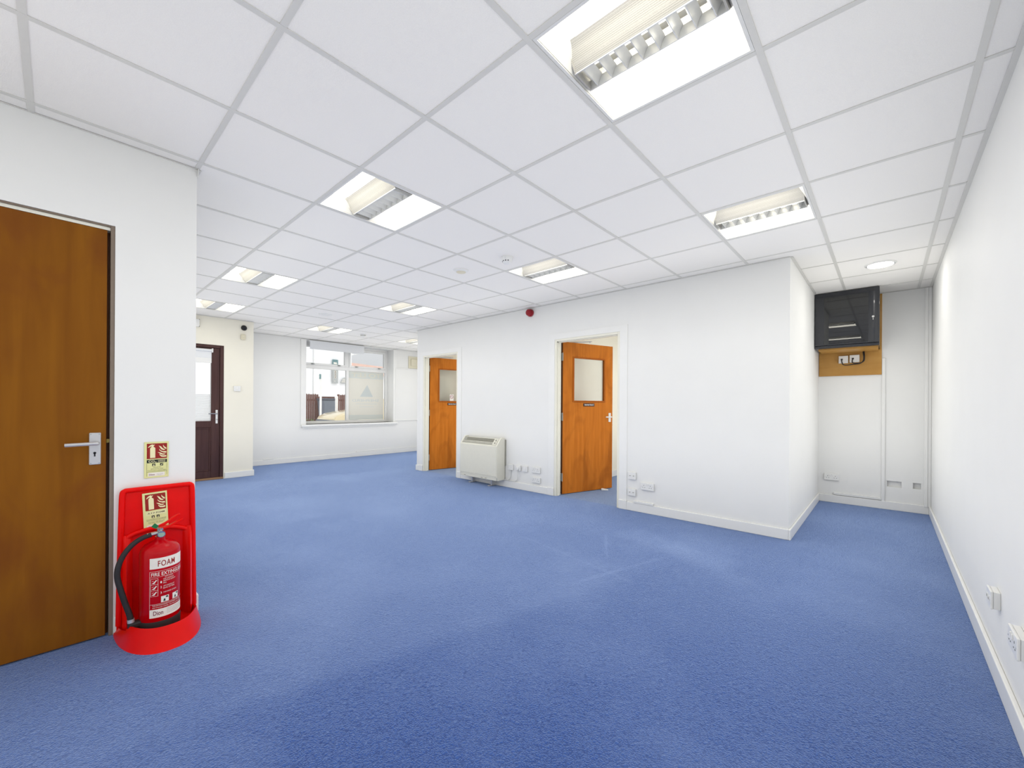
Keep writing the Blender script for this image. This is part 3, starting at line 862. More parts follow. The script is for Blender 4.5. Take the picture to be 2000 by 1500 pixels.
# grille bands on the sloping top
ux = (3.645-3.575, 0.675-0.588); ul = math.hypot(*ux); ux = (ux[0]/ul, ux[1]/ul); nx = (-ux[1], ux[0])
def slope(a, d): return (sy(3.575) + ux[0]*a + nx[0]*d, 0.588 + ux[1]*a + nx[1]*d)
def band(x0, x1, a0, a1, d0, d1): return MB().prism([slope(a0,d0), slope(a1,d0), slope(a1,d1), slope(a0,d1)], x0, x1, 'yz')
obj('lower_grille', band(-hw+0.04, hw-0.11, 0.014, 0.052, -0.004, 0.0022), M['grille'], t)
obj('upper_grille', band(-hw+0.10, hw-0.11, 0.06, 0.106, -0.006, 0.0014), M['grille_dark'], t)
for k in range(5):
    obj('grille_rib', band(-hw+0.04, hw-0.11, 0.016+0.008*k, 0.018+0.008*k, 0.002, 0.004), M['heater'], t)
for k in range(5):
    obj('grille_rib', band(-hw+0.10, hw-0.11, 0.063+0.009*k, 0.065+0.009*k, 0.001, 0.003), M['grille'], t)
obj('end_panel', band(-hw+0.04, -hw+0.098, 0.058, 0.106, -0.004, 0.0022), M['grille'], t)
cp = obj('control_panel', band(hw-0.108, hw-0.036, 0.006, 0.106, -0.004, 0.003), M['heater'], t)
for a in (0.035, 0.078):
    y, z = slope(a, 0.003); y2, z2 = slope(a, 0.011)
    obj('control_knob', MB().cyl((hw-0.066, y, z), (hw-0.066, y2, z2), 0.011, n=18), M['grille'], cp)
for x in (-hw+0.09, hw-0.32, hw-0.24):
    obj('vent_slot', MB().box(x, x+0.035, sy(3.5705), sy(3.573), 0.112, 0.118), M['grille_dark'], t)
for x in (-hw+0.19, hw-0.18):
    obj('foot', MB().box(x-0.012, x+0.012, sy(3.64), sy(3.70), 0.012, HB).box(x-0.03, x+0.012, sy(3.595), sy(3.71), 0, 0.012), M['alu'], t, bevel=0.003)
tag(obj('power_cable', MB().tube([(-2.325,YP-0.012,0.25),(-2.327,YP-0.012,0.2),(-2.335,YP-0.014,0.14),(-2.37,YP-0.02,0.108),(-2.42,YP-0.025,0.104)], 0.0045), M['cable_white'], smooth=True), 'white cable looping from the fused spur to the heater side', 'cable')
tag(obj('power_cable', MB().tube([(-2.186,YP-0.034,0.27),(-2.184,YP-0.034,0.2),(-2.19,YP-0.025,0.14),(-2.23,YP-0.021,0.108),(-2.33,YP-0.021,0.099),(-2.43,YP-0.024,0.1),(-2.56,YP-0.05,0.085),(-2.75,YP-0.07,0.092)], 0.0045), M['cable_white'], smooth=True), 'white cable from the single socket running under the heater', 'cable')
tag(obj('mains_plug', MB().box(-0.018,0.018,-0.034,-0.02,-0.02,0.02), M['white_plastic'], loc=(-2.186,YP,0.287), bevel=0.005), 'white mains plug in the single socket right of the heater', 'plug')

# ------------------------------------------------------------------ fire sounder, camera, sensors
t = thing('fire_sounder', 'round red fire alarm sounder high on the partition', 'alarm sounder', (-1.985, YP, 2.385))
obj('base', MB().lathe([(0.048,0.0),(0.05,0.006),(0.05,0.03),(0.046,0.034)], 36, axis='y'), M['sounder'], t, smooth=True)
obj('horn_body', MB().lathe([(0.043,0.034),(0.043,0.06),(0.038,0.068)], 36, axis='y'), M['sounder'], t, smooth=True)
obj('horn_mouth', MB().lathe([(0.034,0.068),(0.03,0.0705),(0.016,0.0705),(0.012,0.074),(0.001,0.075)], 36, axis='y'), M['sounder'], t, smooth=True)
t = thing('dome_camera', 'small black dome camera high on the entrance wall', 'camera', (XE, 1.455, 2.338), ROT_LEFT)
obj('base', MB().lathe([(0.04,0.0),(0.042,0.01),(0.038,0.022)], 28, axis='y'), M['black'], t, smooth=True)
obj('dome', MB().lathe([(0.034,0.022),(0.032,0.036),(0.022,0.048),(0.001,0.053)], 28, axis='y'), M['black'], t, smooth=True)
t = thing('motion_sensor', 'small beige alarm sensor box under the black dome camera', 'sensor', (XE, 1.443, 2.192), ROT_LEFT)
obj('case', MB().box(-0.03,0.03,-0.03,0,-0.042,0.042), M['cream_plastic'], t, bevel=0.005)
obj('lens_window', MB().box(-0.02,0.02,-0.034,-0.029,-0.012,0.03), M['cream_plastic'], t, bevel=0.003)
obj('lower_cover', MB().box(-0.022,0.022,-0.033,-0.029,-0.034,-0.018), M['cream_plastic'], t, bevel=0.002)
t = thing('exit_sign_box', 'white sign box above the brown door, mostly hidden by near wall', 'sign', (XE, 0.72, 2.327), ROT_LEFT)
obj('case', MB().box(-0.16,0.16,-0.045,0,-0.055,0.055), M['white_plastic'], t, bevel=0.004)
for s in (-1, 1):
    for z in (-0.05, 0.05): obj('end_clip', MB().box(s*0.155, s*0.163, -0.047, -0.02, z-0.008, z+0.008), M['grille'], t)
t = thing('wall_vent', 'square white vent grille high on the window wall by partition end', 'vent', (XW, 5.36, 2.172), ROT_LEFT)
obj('flange', MB().box(-0.15,0.15,-0.014,0,-0.145,0.145), M['cream_plastic'], t, bevel=0.004)
obj('cover', MB().box(-0.085,0.085,-0.03,-0.014,-0.085,0.085), M['cream_plastic'], t, bevel=0.006)
t = thing('wall_panel', 'flat white rectangular panel on the window wall right of window', 'wall panel', (XW, 5.2, 1.39), ROT_LEFT)
obj('board', MB().box(-0.33,0.33,-0.008,0,-0.615,0.615), M['wall'], t)
for q in ((-0.345,0.345,0.605,0.63),(-0.345,0.345,-0.63,-0.605),(-0.345,-0.325,-0.605,0.605),(0.325,0.345,-0.605,0.605)):
    obj('edge_moulding', MB().box(q[0],q[1],-0.018,0,q[2],q[3]), M['wall'], t, bevel=0.003)

# ------------------------------------------------------------------ near left door
d = thing('door_1', None, None, (XB, 0, 0)); tag(d, kind='structure')
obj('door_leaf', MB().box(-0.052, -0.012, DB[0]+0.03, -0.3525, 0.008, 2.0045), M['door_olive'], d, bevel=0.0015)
obj('handle_plate', MB().box(-0.012, -0.004, -0.412, -0.371, 0.853, 1.008), M['alu'], d, bevel=0.0036, seg=3)
hp = obj('lever_handle', MB().tube([(-0.006, -0.386, 0.958), (0.03, -0.386, 0.958), (0.042, -0.392, 0.958), (0.046, -0.41, 0.958), (0.045, -0.45, 0.957), (0.04, -0.492, 0.956)], 0.0085, n=12), M['alu'], d, smooth=True)
obj('handle_rose', MB().cyl((-0.005, -0.386, 0.958), (0.012, -0.386, 0.958), 0.012, 0.010, n=18), M['alu'], hp, smooth=True)
kh = MB().cyl((-0.0045, -0.3925, 0.910), (-0.0035, -0.3925, 0.910), 0.0055, n=16); kh.box(-0.0045, -0.0035, -0.3952, -0.3898, 0.893, 0.910)
obj('keyhole', kh, M['black'], d)
for y in (-0.406, -0.377):
    for z in (0.860, 1.001): obj('screw', MB().cyl((-0.0045, y, z), (-0.0035, y, z), 0.0025, n=8), M['hinge'], d)
obj('latch_tongue', MB().box(-0.03, -0.018, -0.3525, -0.339, 0.955, 0.975), mat('brass_latch', (150, 132, 70), 0.35, metal=0.7), d, bevel=0.002)
M['taupe'] = mat('taupe_frame', (128, 114, 100), 0.5, var=0.04)  # near door frame, coloured darker than the cream jambs
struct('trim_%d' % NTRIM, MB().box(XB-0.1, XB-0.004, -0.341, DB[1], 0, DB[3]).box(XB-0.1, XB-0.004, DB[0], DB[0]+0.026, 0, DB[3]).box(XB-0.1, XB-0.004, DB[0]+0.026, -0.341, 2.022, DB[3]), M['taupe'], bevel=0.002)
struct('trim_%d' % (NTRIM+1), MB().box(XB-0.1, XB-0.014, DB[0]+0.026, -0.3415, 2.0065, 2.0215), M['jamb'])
struct('trim_%d' % (NTRIM+2), MB().box(XB-0.1, XB-0.056, -0.365, -0.3415, 0, 2.006), M['door_edge'])

# ------------------------------------------------------------------ fire signs
def ext_symbol(x0, z0, w, h):
    """hand extinguisher pictogram, lower left corner x0,z0"""
    P = lambda u, v: (x0 + u*w, z0 + v*h)
    body = [P(.28,0), P(.92,0), P(.92,.70), P(.88,.76), P(.72,.82), P(.70,.88), P(.86,.95), P(.88,.985), P(.70,.96), P(.62,1.0), P(.52,1.0),
            P(.30,.95), P(.12,.86), P(.02,.79), P(.08,.765), P(.24,.83), P(.46,.87), P(.46,.82), P(.33,.77), P(.28,.70)]
    return body
def flames(x0, z0, w, h):
    P = lambda u, v: (x0 + u*w, z0 + v*h)
    A = [(.62,1.0),(.75,.86),(1.0,.74),(1.0,.63),(.8,.70),(.63,.85)]
    B = [(.12,.95),(.38,.86),(.58,.70),(.88,.60),(.7,.55),(.42,.62),(.28,.76)]
    Cc = [(.16,.70),(.3,.56),(.6,.46),(1.0,.45),(1.0,.33),(.7,.35),(.36,.45),(.2,.56)]
    D = [(0,.40),(.3,.37),(.55,.27),(.95,.24),(.72,.17),(.45,.19),(.22,.3)]
    E_ = [(.2,.25),(.42,.13),(.7,.10),(1.0,.12),(1.0,.0),(.72,-.01),(.42,.02),(.24,.14)]
    return [[P(*p) for p in q] for q in (A, B, Cc, D, E_)]
def rect(x0, x1, z0, z1): return [(x0,z0),(x1,z0),(x1,z1),(x0,z1)]
def printed(name, polys, y, m, parent):
    mb = MB()
    for q in polys: mb.add([(a, y, b) for a, b in q], [tuple(range(len(q)))])
    return obj(name, mb, m, parent, fix=False)
def lines_of(name, rows, y, m, parent, bold=0.0):
    """rows: (text, x0, x1, z0, z1)"""
    mb = MB()
    for (s, a, b, c, d_) in rows:
        vs, fs = text2d(s, 0.01, bold=bold); flat(mb, fit(vs, a, b, c, d_), fs, y)
    return obj(name, mb, m, parent, fix=False)
def fire_sign(label, pos, w, h, co2, tilt=0.0):
    t = thing('fire_sign', label, 'sign', pos, ROT_LEFT)
    t.rotation_euler = (0, tilt, PI/2)
    x0, x1, z0, z1 = -w/2, w/2, -h/2, h/2
    obj('sign_panel', MB().box(x0, x1, -0.003, 0, z0, z1), M['lumi'], t, bevel=0.0006)
    y = -0.0034
    rb0 = z1 - h*0.47
    rp = printed('red_field', [rect(x0+w*0.1, x1-w*0.07, rb0, z1-h*0.045)], y, M['red_dark'], t)
    printed('extinguisher_symbol', [ext_symbol(x0+w*0.14, rb0+h*0.025, w*0.33, h*0.375)], y-0.0003, M['cream_print'], rp)
    printed('flame_symbol', flames(x0+w*0.54, rb0+h*0.04, w*0.36, h*0.34), y-0.0003, M['cream_print'], rp)
    s = lambda u: x0 + w*u
    v = lambda u: z0 + h*u
    if co2:
        printed('title_band', [rect(s(.1), s(.93), v(.415), v(.505))], y, M['ink'], t)
        lines_of('title_lettering', [('CO', s(.17), s(.42), v(.43), v(.49)), ('2', s(.43), s(.5), v(.42), v(.45)), ('CARBON', s(.56), s(.86), v(.465), v(.492)), ('DIOXIDE', s(.56), s(.86), v(.428), v(.455))], y-0.0003, M['cream_print'], t, 0.0001)
        for u in (.32, .64): printed('fire_class_symbol', [rect(s(u), s(u+.13), v(.325), v(.395))], y, M['ink'], t)
        printed('fire_class_symbol', [[(s(.35),v(.335)),(s(.42),v(.335)),(s(.39),v(.385))], [(s(.66),v(.335)),(s(.70),v(.36)),(s(.75),v(.388)),(s(.72),v(.345))]], y-0.0003, M['cream_print'], t)
        lines_of('instruction_lettering', [('FOR USE ON', s(.36), s(.68), v(.28), v(.30)), ('ELECTRICAL AND', s(.27), s(.77), v(.235), v(.258)), ('FLAMMABLE LIQUID FIRES', s(.14), s(.90), v(.192), v(.215))], y, M['ink'], t)
        printed('border_line', [rect(s(.1), s(.93), v(.165), v(.172)), rect(s(.1), s(.108), v(.05), v(.41)), rect(s(.922), s(.93), v(.07), v(.41))], y, M['ink'], t)
        lb = printed('maker_label', [rect(s(.16), s(.84), v(.045), v(.145))], y-0.0002, M['white_print'], t)
    else:
        printed('title_band', [rect(s(.1), s(.93), v(.40), v(.505))], y, M['lumi_edge'], t)
        lines_of('title_lettering', [('A F F FOAM', s(.18), s(.86), v(.435), v(.475))], y-0.0003, M['ink'], t, 0.0001)
        for u in (.33, .53): printed('fire_class_symbol', [rect(s(u), s(u+.12), v(.325), v(.39))], y, M['ink'], t)
        printed('fire_class_symbol', [[(s(.36),v(.335)),(s(.43),v(.335)),(s(.39),v(.38))], [(s(.55),v(.335)),(s(.62),v(.335)),(s(.6),v(.375))]], y-0.0003, M['cream_print'], t)
        lines_of('instruction_lettering', [('FOR WOOD PAPER TEXTILE AND FABRIC FIRES', s(.12), s(.92), v(.28), v(.298)), ('ALSO FLAMMABLE LIQUID FIRES', s(.12), s(.9), v(.25), v(.268)), ('DO NOT USE ON LIVE', s(.2), s(.84), v(.21), v(.228)), ('ELECTRICAL EQUIPMENT', s(.2), s(.8), v(.18), v(.198))], y, M['ink'], t)
        lb = printed('maker_label', [rect(s(.12), s(.72), v(.045), v(.145))], y-0.0002, M['white_print'], t)
    lines_of('maker_lettering', [('Dion', s(.2), s(.42), v(.065), v(.115))], y-0.0005, M['wine_ink'], lb, 0.0001)
    printed('small_print', [rect(s(.5), s(.8), v(.1), v(.104)), rect(s(.5), s(.76), v(.08), v(.084)), rect(s(.5), s(.7), v(.06), v(.064))], y-0.0005, M['grille'], lb)
    return t
fire_sign('cream and red CO2 extinguisher sign on the near left wall', (XB + 0.001, -0.164, 0.857), 0.098, 0.187, True)
fire_sign('cream and red foam extinguisher sign stuck on the red stand', (XB + 0.027, -0.170, 0.594), 0.098, 0.196, False, tilt=R(-2.5))

# ------------------------------------------------------------------ extinguisher stand
t = thing('extinguisher_stand', 'red plastic extinguisher stand with a curved base tray', 'extinguisher stand', (XB + 0.002, -0.157, 0))
# local: x out of the wall, y along the wall (right = +y)
def rr(w0, w1, z0, z1, r, n=6):
    """rounded-top outline in (y,z), wider at the foot"""
    pts = [(-w0, z0), (w0, z0)]
    for k in range(n+1):
        a = k/n*PI/2; pts.append((w1 - r + r*math.cos(a), z1 - r + r*math.sin(a)))
    for k in range(n+1):
        a = PI/2 + k/n*PI/2; pts.append((-w1 + r + r*math.cos(a), z1 - r + r*math.sin(a)))
    return pts
obj('back_panel', MB().prism(rr(0.158, 0.148, 0.0, 0.722, 0.028), 0.0, 0.02, 'yz'), M['red'], t, bevel=0.004, smooth=True)
rim = [(0.022, -0.150, 0.05), (0.022, -0.147, 0.3), (0.022, -0.142, 0.6), (0.022, -0.139, 0.695), (0.022, -0.131, 0.711), (0.022, -0.115, 0.714), (0.022, 0.0, 0.714),
       (0.022, 0.115, 0.714), (0.022, 0.131, 0.711), (0.022, 0.139, 0.695), (0.022, 0.142, 0.6), (0.022, 0.147, 0.3), (0.022, 0.150, 0.05)]
obj('raised_rim', MB().tube(rim, 0.012, n=12, smooth=5), M['red'], t, smooth=True)
# lower side flanges that hug the extinguisher, and the ledge above them
for s in (-1, 1):
    mb = MB()
    pf = [(0.02, s*0.140), (0.055, s*0.136), (0.068, s*0.126), (0.055, s*0.112), (0.02, s*0.10)]
    vs = []
    for (z, k) in ((0.03, 1.25), (0.15, 1.1), (0.35, 0.9), (0.45, 0.62), (0.49, 0.2)):
        vs += [(0.02 + (x - 0.02)*k, y, z) for x, y in pf]
    m_ = len(pf)
    mb.add(vs, [(r*m_+i, r*m_+i+1, (r+1)*m_+i+1, (r+1)*m_+i) for r in range(4) for i in range(m_-1)] + [tuple(range(m_)), tuple(4*m_+i for i in range(m_))])
    obj('side_flange', mb, M['red'], t, smooth=True)
obj('ledge', MB().tube([(0.022,-0.128,0.468),(0.03,-0.1,0.492),(0.033,-0.04,0.505),(0.033,0.03,0.503),(0.03,0.09,0.487),(0.022,0.128,0.462)], 0.011, n=10), M['red'], t, smooth=True)
# base tray
n = 28; mb = MB(); vs = []
def ell(a, b, k, z, x0=0.0): 
    q = -PI/2 + PI*k/n
    c_, s_ = math.cos(q), math.sin(q)
    return (x0 + b*(abs(c_)**0.85), a*math.copysign(abs(s_)**0.9, s_), z)
rows = []
for k in range(n+1):
    fr_ = math.sin(PI*k/n)
    hz = 0.055 + 0.048*min(1.0, fr_*1.6)
    if k < 5: hz -= 0.02
    rows.append([ell(0.168,0.362,k,0.0), ell(0.166,0.352,k,0.012), ell(0.156,0.333,k,hz*0.7), ell(0.150,0.322,k,hz), ell(0.144,0.312,k,hz-0.004), ell(0.140,0.302,k,0.035), ell(0.135,0.29,k,0.030)])
m_ = len(rows[0])
for r_ in rows: vs += r_
fs = [(k*m_+i, k*m_+i+1, (k+1)*m_+i+1, (k+1)*m_+i) for k in range(n) for i in range(m_-1)]
fs.append(tuple(k*m_+m_-1 for k in range(n+1)))
fs.append(tuple(k*m_ for k in range(n, -1, -1)))
mb.add(vs, fs)
obj('base_tray', mb, M['red'], t, smooth=True)

# ------------------------------------------------------------------ foam extinguisher
EX, EY, ER = -1.115, -0.170, 0.078
t = thing('fire_extinguisher', 'red foam fire extinguisher with black hose in the red stand', 'fire extinguisher', (EX, EY, 0.031))
z_ = lambda z: z - 0.031
obj('cylinder', MB().lathe([(ER-0.004, z_(0.06)), (ER, z_(0.066)), (ER, z_(0.425)), (ER-0.004, z_(0.442)), (ER-0.016, z_(0.458)), (ER-0.036, z_(0.470)), (0.026, z_(0.477)), (0.02, z_(0.482)), (0.02, z_(0.496))], 56), M['red_can'], t, smooth=True)
obj('base_ring', MB().lathe([(0.07, 0.0), (ER+0.002, 0.006), (ER+0.003, z_(0.098)), (ER+0.001, z_(0.104)), (ER-0.002, z_(0.104))], 48), M['rubber'], t, smooth=True)
vb = obj('valve_head', MB().cyl((0,0,z_(0.490)), (0,0,z_(0.535)), 0.014, n=20), M['chrome'], t, smooth=True)
obj('gauge', MB().cyl((0.006,0.004,z_(0.512)), (0.03,0.001,z_(0.510)), 0.0155, n=24), M['chrome'], vb, smooth=True)
obj('gauge_face', MB().cyl((0.0298,0.001,z_(0.510)), (0.0306,0.0009,z_(0.510)), 0.0125, n=24), mat('gauge_face_green', (150, 176, 160), 0.4), vb)
obj('hose_coupling', MB().cyl((0,-0.008,z_(0.512)), (0.004,-0.05,z_(0.510)), 0.0095, n=18), M['chrome'], vb, smooth=True)
# levers: lower carrying handle and upper squeeze lever, pointing right and up
obj('carry_handle', MB().prism([(-0.01,z_(0.522)),(0.03,z_(0.53)),(0.085,z_(0.558)),(0.09,z_(0.566)),(0.08,z_(0.566)),(0.028,z_(0.54)),(-0.01,z_(0.534))], -0.010, 0.010, 'yz'), M['red'], vb, bevel=0.003)
obj('squeeze_lever', MB().prism([(-0.012,z_(0.538)),(0.02,z_(0.548)),(0.075,z_(0.585)),(0.078,z_(0.592)),(0.07,z_(0.594)),(0.018,z_(0.56)),(-0.012,z_(0.548))], -0.008, 0.008, 'yz'), M['red'], vb, bevel=0.003)
obj('safety_tie', MB().tube([(0.018,0.0,z_(0.522)),(0.024,-0.008,z_(0.535)),(0.026,-0.014,z_(0.548))], 0.0012, n=6), M['hinge'], vb)
obj('green_seal_tag', MB().prism([(-0.037,z_(0.553)),(-0.020,z_(0.540)),(-0.008,z_(0.552)),(-0.024,z_(0.568))], 0.024, 0.027, 'yz'), M['green'], vb)
hz = [(-0.204,0.510),(-0.235,0.502),(-0.270,0.480),(-0.301,0.440),(-0.320,0.390),(-0.324,0.340),(-0.313,0.279),(-0.296,0.206),(-0.282,0.152),(-0.277,0.122)]
hs = obj('hose', MB().tube([(0.004+0.001*i, y-EY, z_(z)) for i,(y,z) in enumerate(hz)], 0.0115, n=14), M['rubber'], t, smooth=True)
obj('hose_ferrule', MB().cyl((0.0125,-0.277-EY,z_(0.128)), (0.013,-0.276-EY,z_(0.112)), 0.0135, n=18), M['alu'], hs, smooth=True)
obj('nozzle', MB().cyl((0.013,-0.276-EY,z_(0.112)), (0.016,-0.275-EY,z_(0.062)), 0.0135, 0.012, n=18), M['rubber'], hs, smooth=True)
obj('nozzle_clip', MB().box(-0.012,0.03,-0.115,-0.06,z_(0.082),z_(0.112)), M['rubber'], t, bevel=0.008)

def wrap(vs2, fs, off, n_sub=1):
    """bend flat print (arc length s measured from angle 0, height z) round the cylinder"""
    mb = MB(); r = ER + off
    bm = bmesh.new()
    bv = [bm.verts.new((a, 0, b)) for a, b in vs2]
    for f in fs:
        try: bm.faces.new([bv[i] for i in f])
        except ValueError: pass
    lo = min(a for a, b in vs2); hi = max(a for a, b in vs2); k = lo + 0.004
    while k < hi:
        bmesh.ops.bisect_plane(bm, geom=bm.verts[:] + bm.edges[:] + bm.faces[:], plane_co=(k, 0, 0), plane_no=(1, 0, 0)); k += 0.004
    bm.verts.index_update()
    mb.add([(r*math.cos(v.co.x/ER), r*math.sin(v.co.x/ER), z_(v.co.z)) for v in bm.verts], [tuple(v.index for v in f.verts) for f in bm.faces])
    bm.free()
    return mb
def arc(a): return R(a)*ER
def wrap_rect(a0, a1, z0, z1, off, n=24):
    mb = MB(); vs = []; r = ER + off
    for k in range(n+1):
        a = R(a0 + (a1-a0)*k/n); vs += [(r*math.cos(a), r*math.sin(a), z_(z0)), (r*math.cos(a), r*math.sin(a), z_(z1))]
    return mb.add(vs, [(2*k,2*k+2,2*k+3,2*k+1) for k in range(n)])
A0, A1 = -36, 92
fp = obj('title_label', wrap_rect(A0, A1, 0.358, 0.409, 0.0005), M['white_print'], t, fix=False)
vs, fs = text2d('FOAM', 0.04, bold=0.0005, space=1.12)
obj('title_lettering', wrap(fit(vs, arc(-13), arc(37), 0.368, 0.396), fs, 0.0009), M['red_dark'], fp, fix=False)
fr_mb = MB()
def addm(a, b): a.add(b.v, b.f)
for q in ((A0, A1, 0.345, 0.3462), (A0, A1, 0.318, 0.3188), (A0, A1, 0.188, 0.189), (A0, A0+0.8, 0.166, 0.346), (A1-0.8, A1, 0.166, 0.346),
          (-33, -12, 0.311, 0.312), (-33, -12, 0.283, 0.284), (-33, -12, 0.255, 0.256), (-33, -12, 0.227, 0.228), (-33, -32.2, 0.227, 0.312), (-12.8, -12, 0.227, 0.312)):
    addm(fr_mb, wrap_rect(*q, 0.0006))
obj('instruction_border', fr_mb, M['white_print'], t, fix=False)
mb = MB()
for s, a, b, c, d_, bo in (('FIRE EXTINGUISHER', -31, 88, 0.323, 0.340, 0.0002), ('AFFF FOAM', 6, 30, 0.312, 0.317, 0.0),
        ('1', -6, -2, 0.286, 0.296, 0), ('USE UPRIGHT', 2, 34, 0.3015, 0.3075, 0), ('REMOVE SAFETY', 2, 40, 0.292, 0.298, 0), ('PIN', 2, 10, 0.282, 0.288, 0),
        ('2', -6, -2, 0.262, 0.272, 0), ('AIM NOZZLE AT', 2, 36, 0.267, 0.273, 0), ('BASE OF FIRE', 2, 36, 0.257, 0.263, 0),
        ('3', -6, -2, 0.235, 0.245, 0), ('SQUEEZE LEVERS', 2, 44, 0.237, 0.243, 0),
        ('THIS EXTINGUISHER IS SUITABLE FOR USE', -28, 60, 0.179, 0.185, 0), ('ON WOOD PAPER TEXTILE AND LIQUID FIRES', -28, 84, 0.1685, 0.1745, 0)):
    vs, fs = text2d(s, 0.01, bold=bo*0.5); q = wrap(fit(vs, arc(a), arc(b), c, d_), fs, 0.0007); addm(mb, q)
obj('instruction_lettering', mb, M['white_print'], t, fix=False)
pm = MB()
for zc in (0.297, 0.269, 0.241):
    for poly in ([(-30,-0.007),(-24,-0.002),(-18,0.008),(-14.5,0.006),(-19,-0.001),(-22,-0.009)], [(-29,0.004),(-24,0.006),(-24,0.0045),(-29,0.0025)]):
        pm.add([((ER+0.0007)*math.cos(R(a)), (ER+0.0007)*math.sin(R(a)), z_(zc+b)) for a, b in poly], [tuple(range(len(poly)))])
obj('step_pictogram', pm, M['white_print'], t, fix=False)
for a in (-4, 30):
    pc = obj('fire_class_symbol', wrap_rect(a, a+22, 0.193, 0.222, 0.0006), M['white_print'], t, fix=False)
    q = MB()
    for poly in ([(a+13,0.212),(a+21,0.212),(a+18,0.2205),(a+14,0.2195)], [(a+6,0.197),(a+12,0.196),(a+12,0.207),(a+8,0.209)]):
        q.add([((ER+0.0009)*math.cos(R(u)), (ER+0.0009)*math.sin(R(u)), z_(w)) for u, w in poly], [tuple(range(len(poly)))])
    obj('class_pictogram', q, M['ink'], pc, fix=False)
ml = obj('maker_label', wrap_rect(A0, A1, 0.124, 0.164, 0.0006), M['white_print'], t, fix=False)
vs, fs = text2d('Dion', 0.03, bold=0.0004)
obj('maker_lettering', wrap(fit(vs, arc(-25), arc(2), 0.135, 0.156), fs, 0.0009), M['wine_ink'], ml, fix=False)
q = MB()
for z, b in ((0.156, 80), (0.149, 70), (0.142, 84), (0.135, 76)): addm(q, wrap_rect(12, b, z, z+0.0015, 0.0009))
obj('small_print', q, M['grille'], ml, fix=False)

# ------------------------------------------------------------------ alcove: board, cabinet, socket pair
t = thing('backing_board', 'oak veneer backing board on the alcove wall behind the cabinet', 'board', (0.93, YN, 1.526))
obj('panel', MB().box(0.0, 0.575, -0.018, 0, 0, 0.92), M['board'], t, bevel=0.0015)
CX0, CX1, CY0, CY1, CZ0, CZ1 = 0.93, 1.487, 5.36, YN - 0.019, 1.818, 2.446
t = thing('network_cabinet', 'black wall cabinet with smoked glass door, up against the ceiling', 'cabinet', ((CX0+CX1)/2, CY1, CZ0))
w = (CX1-CX0)/2; dp = CY1 - CY0; h = CZ1-CZ0
obj('carcass', MB().box(-w,-w+0.012,-dp+0.03,0,0,h).box(w-0.012,w,-dp+0.03,0,0,h).box(-w+0.012,w-0.012,-dp+0.03,0,h-0.012,h).box(-w+0.012,w-0.012,-dp+0.03,0,0,0.012).box(-w+0.012,w-0.012,-0.012,0,0.012,h-0.012), M['cabinet'], t)
obj('top_rail', MB().box(-w,w,-dp,-dp+0.03,h-0.045,h), M['cabinet'], t, bevel=0.003)
obj('bottom_rail', MB().box(-w,w,-dp,-dp+0.03,0,0.03), M['cabinet'], t, bevel=0.003)
obj('lower_flange', MB().box(-w+0.03,w-0.01,-dp+0.06,-0.01,-0.02,0.0), M['board'], t)
dr = obj('cabinet_door', MB().box(-w+0.002,-w+0.085,-dp-0.012,-dp+0.004,0.032,h-0.047).box(-w+0.085,w-0.088,-dp-0.012,-dp+0.004,0.032,0.042).box(-w+0.085,w-0.088,-dp-0.012,-dp+0.004,h-0.056,h-0.047), M['cabinet'], t)
# bowed lock stile on the right
bow = [(w-0.088,-dp+0.004),(w-0.088,-dp-0.012)] + [(w-0.088+0.086*k/10, -dp-0.012-0.011*math.sin(PI*k/10)) for k in range(1,10)] + [(w-0.002,-dp-0.012),(w-0.002,-dp+0.004)]
obj('lock_stile', MB().prism(bow, 0.032, h-0.047, 'xy'), M['cabinet'], dr, smooth=True)
obj('glass_pane', MB().prism([(-dp-0.0045,0.04),(-dp-0.0005,0.04),(-dp-0.0035,h-0.054),(-dp-0.0075,h-0.054)], -w+0.083, w-0.086, 'yz'), M['smoke_glass'], dr)
lk = obj('lock', MB().cyl((w-0.05,-dp-0.028,0.305),(w-0.05,-dp-0.02,0.305),0.011,n=20), M['chrome'], dr, smooth=True)
obj('key', MB().box(w-0.053,w-0.047,-dp-0.034,-dp-0.027,0.268,0.29), M['chrome'], lk, bevel=0.001)
for x in (-w+0.098, w-0.10):
    obj('mounting_rail', MB().box(x-0.012,x+0.012,-dp+0.07,-dp+0.074,0.02,h-0.02), M['cabinet_in'], t)
obj('back_lining', MB().box(-w+0.013,w-0.013,-0.016,-0.0125,0.013,h-0.013), M['cabinet_in'], t)
for x, z, ww, lab in ((1.165, 1.716, 0.088, 'left of two white sockets on the oak board'), (1.267, 1.720, 0.09, 'right of two white sockets on the oak board')):
    g = plate('board_socket', lab, 'wall socket', (x, YN-0.018, z), 0, ww, 0.088, 'blank', 0.03, 'sockets on the backing board')
    obj('jack', MB().box(-0.024,-0.006,-0.033,-0.029,-0.008,0.01), M['black'], g)
yb = YN - 0.055
tag(obj('data_cable', MB().tube([(1.342,yb+0.02,1.80),(1.345,yb,1.77),(1.35,yb,1.73),(1.345,yb,1.69),(1.32,yb,1.662),(1.27,yb,1.655),(1.20,yb,1.648),(1.165,yb,1.655),(1.152,yb,1.685),(1.15,yb,1.712)], 0.005), M['rubber'], smooth=True), 'black cable looping from the cabinet to the left board socket', 'cable')
tag(obj('data_cable', MB().tube([(1.352,yb+0.012,1.80),(1.356,yb-0.008,1.74),(1.352,yb-0.008,1.69),(1.325,yb-0.008,1.668),(1.275,yb-0.004,1.664),(1.25,yb,1.675),(1.248,yb,1.70),(1.253,yb,1.718)], 0.005), M['rubber'], smooth=True), 'black cable from the cabinet to the right board socket', 'cable')

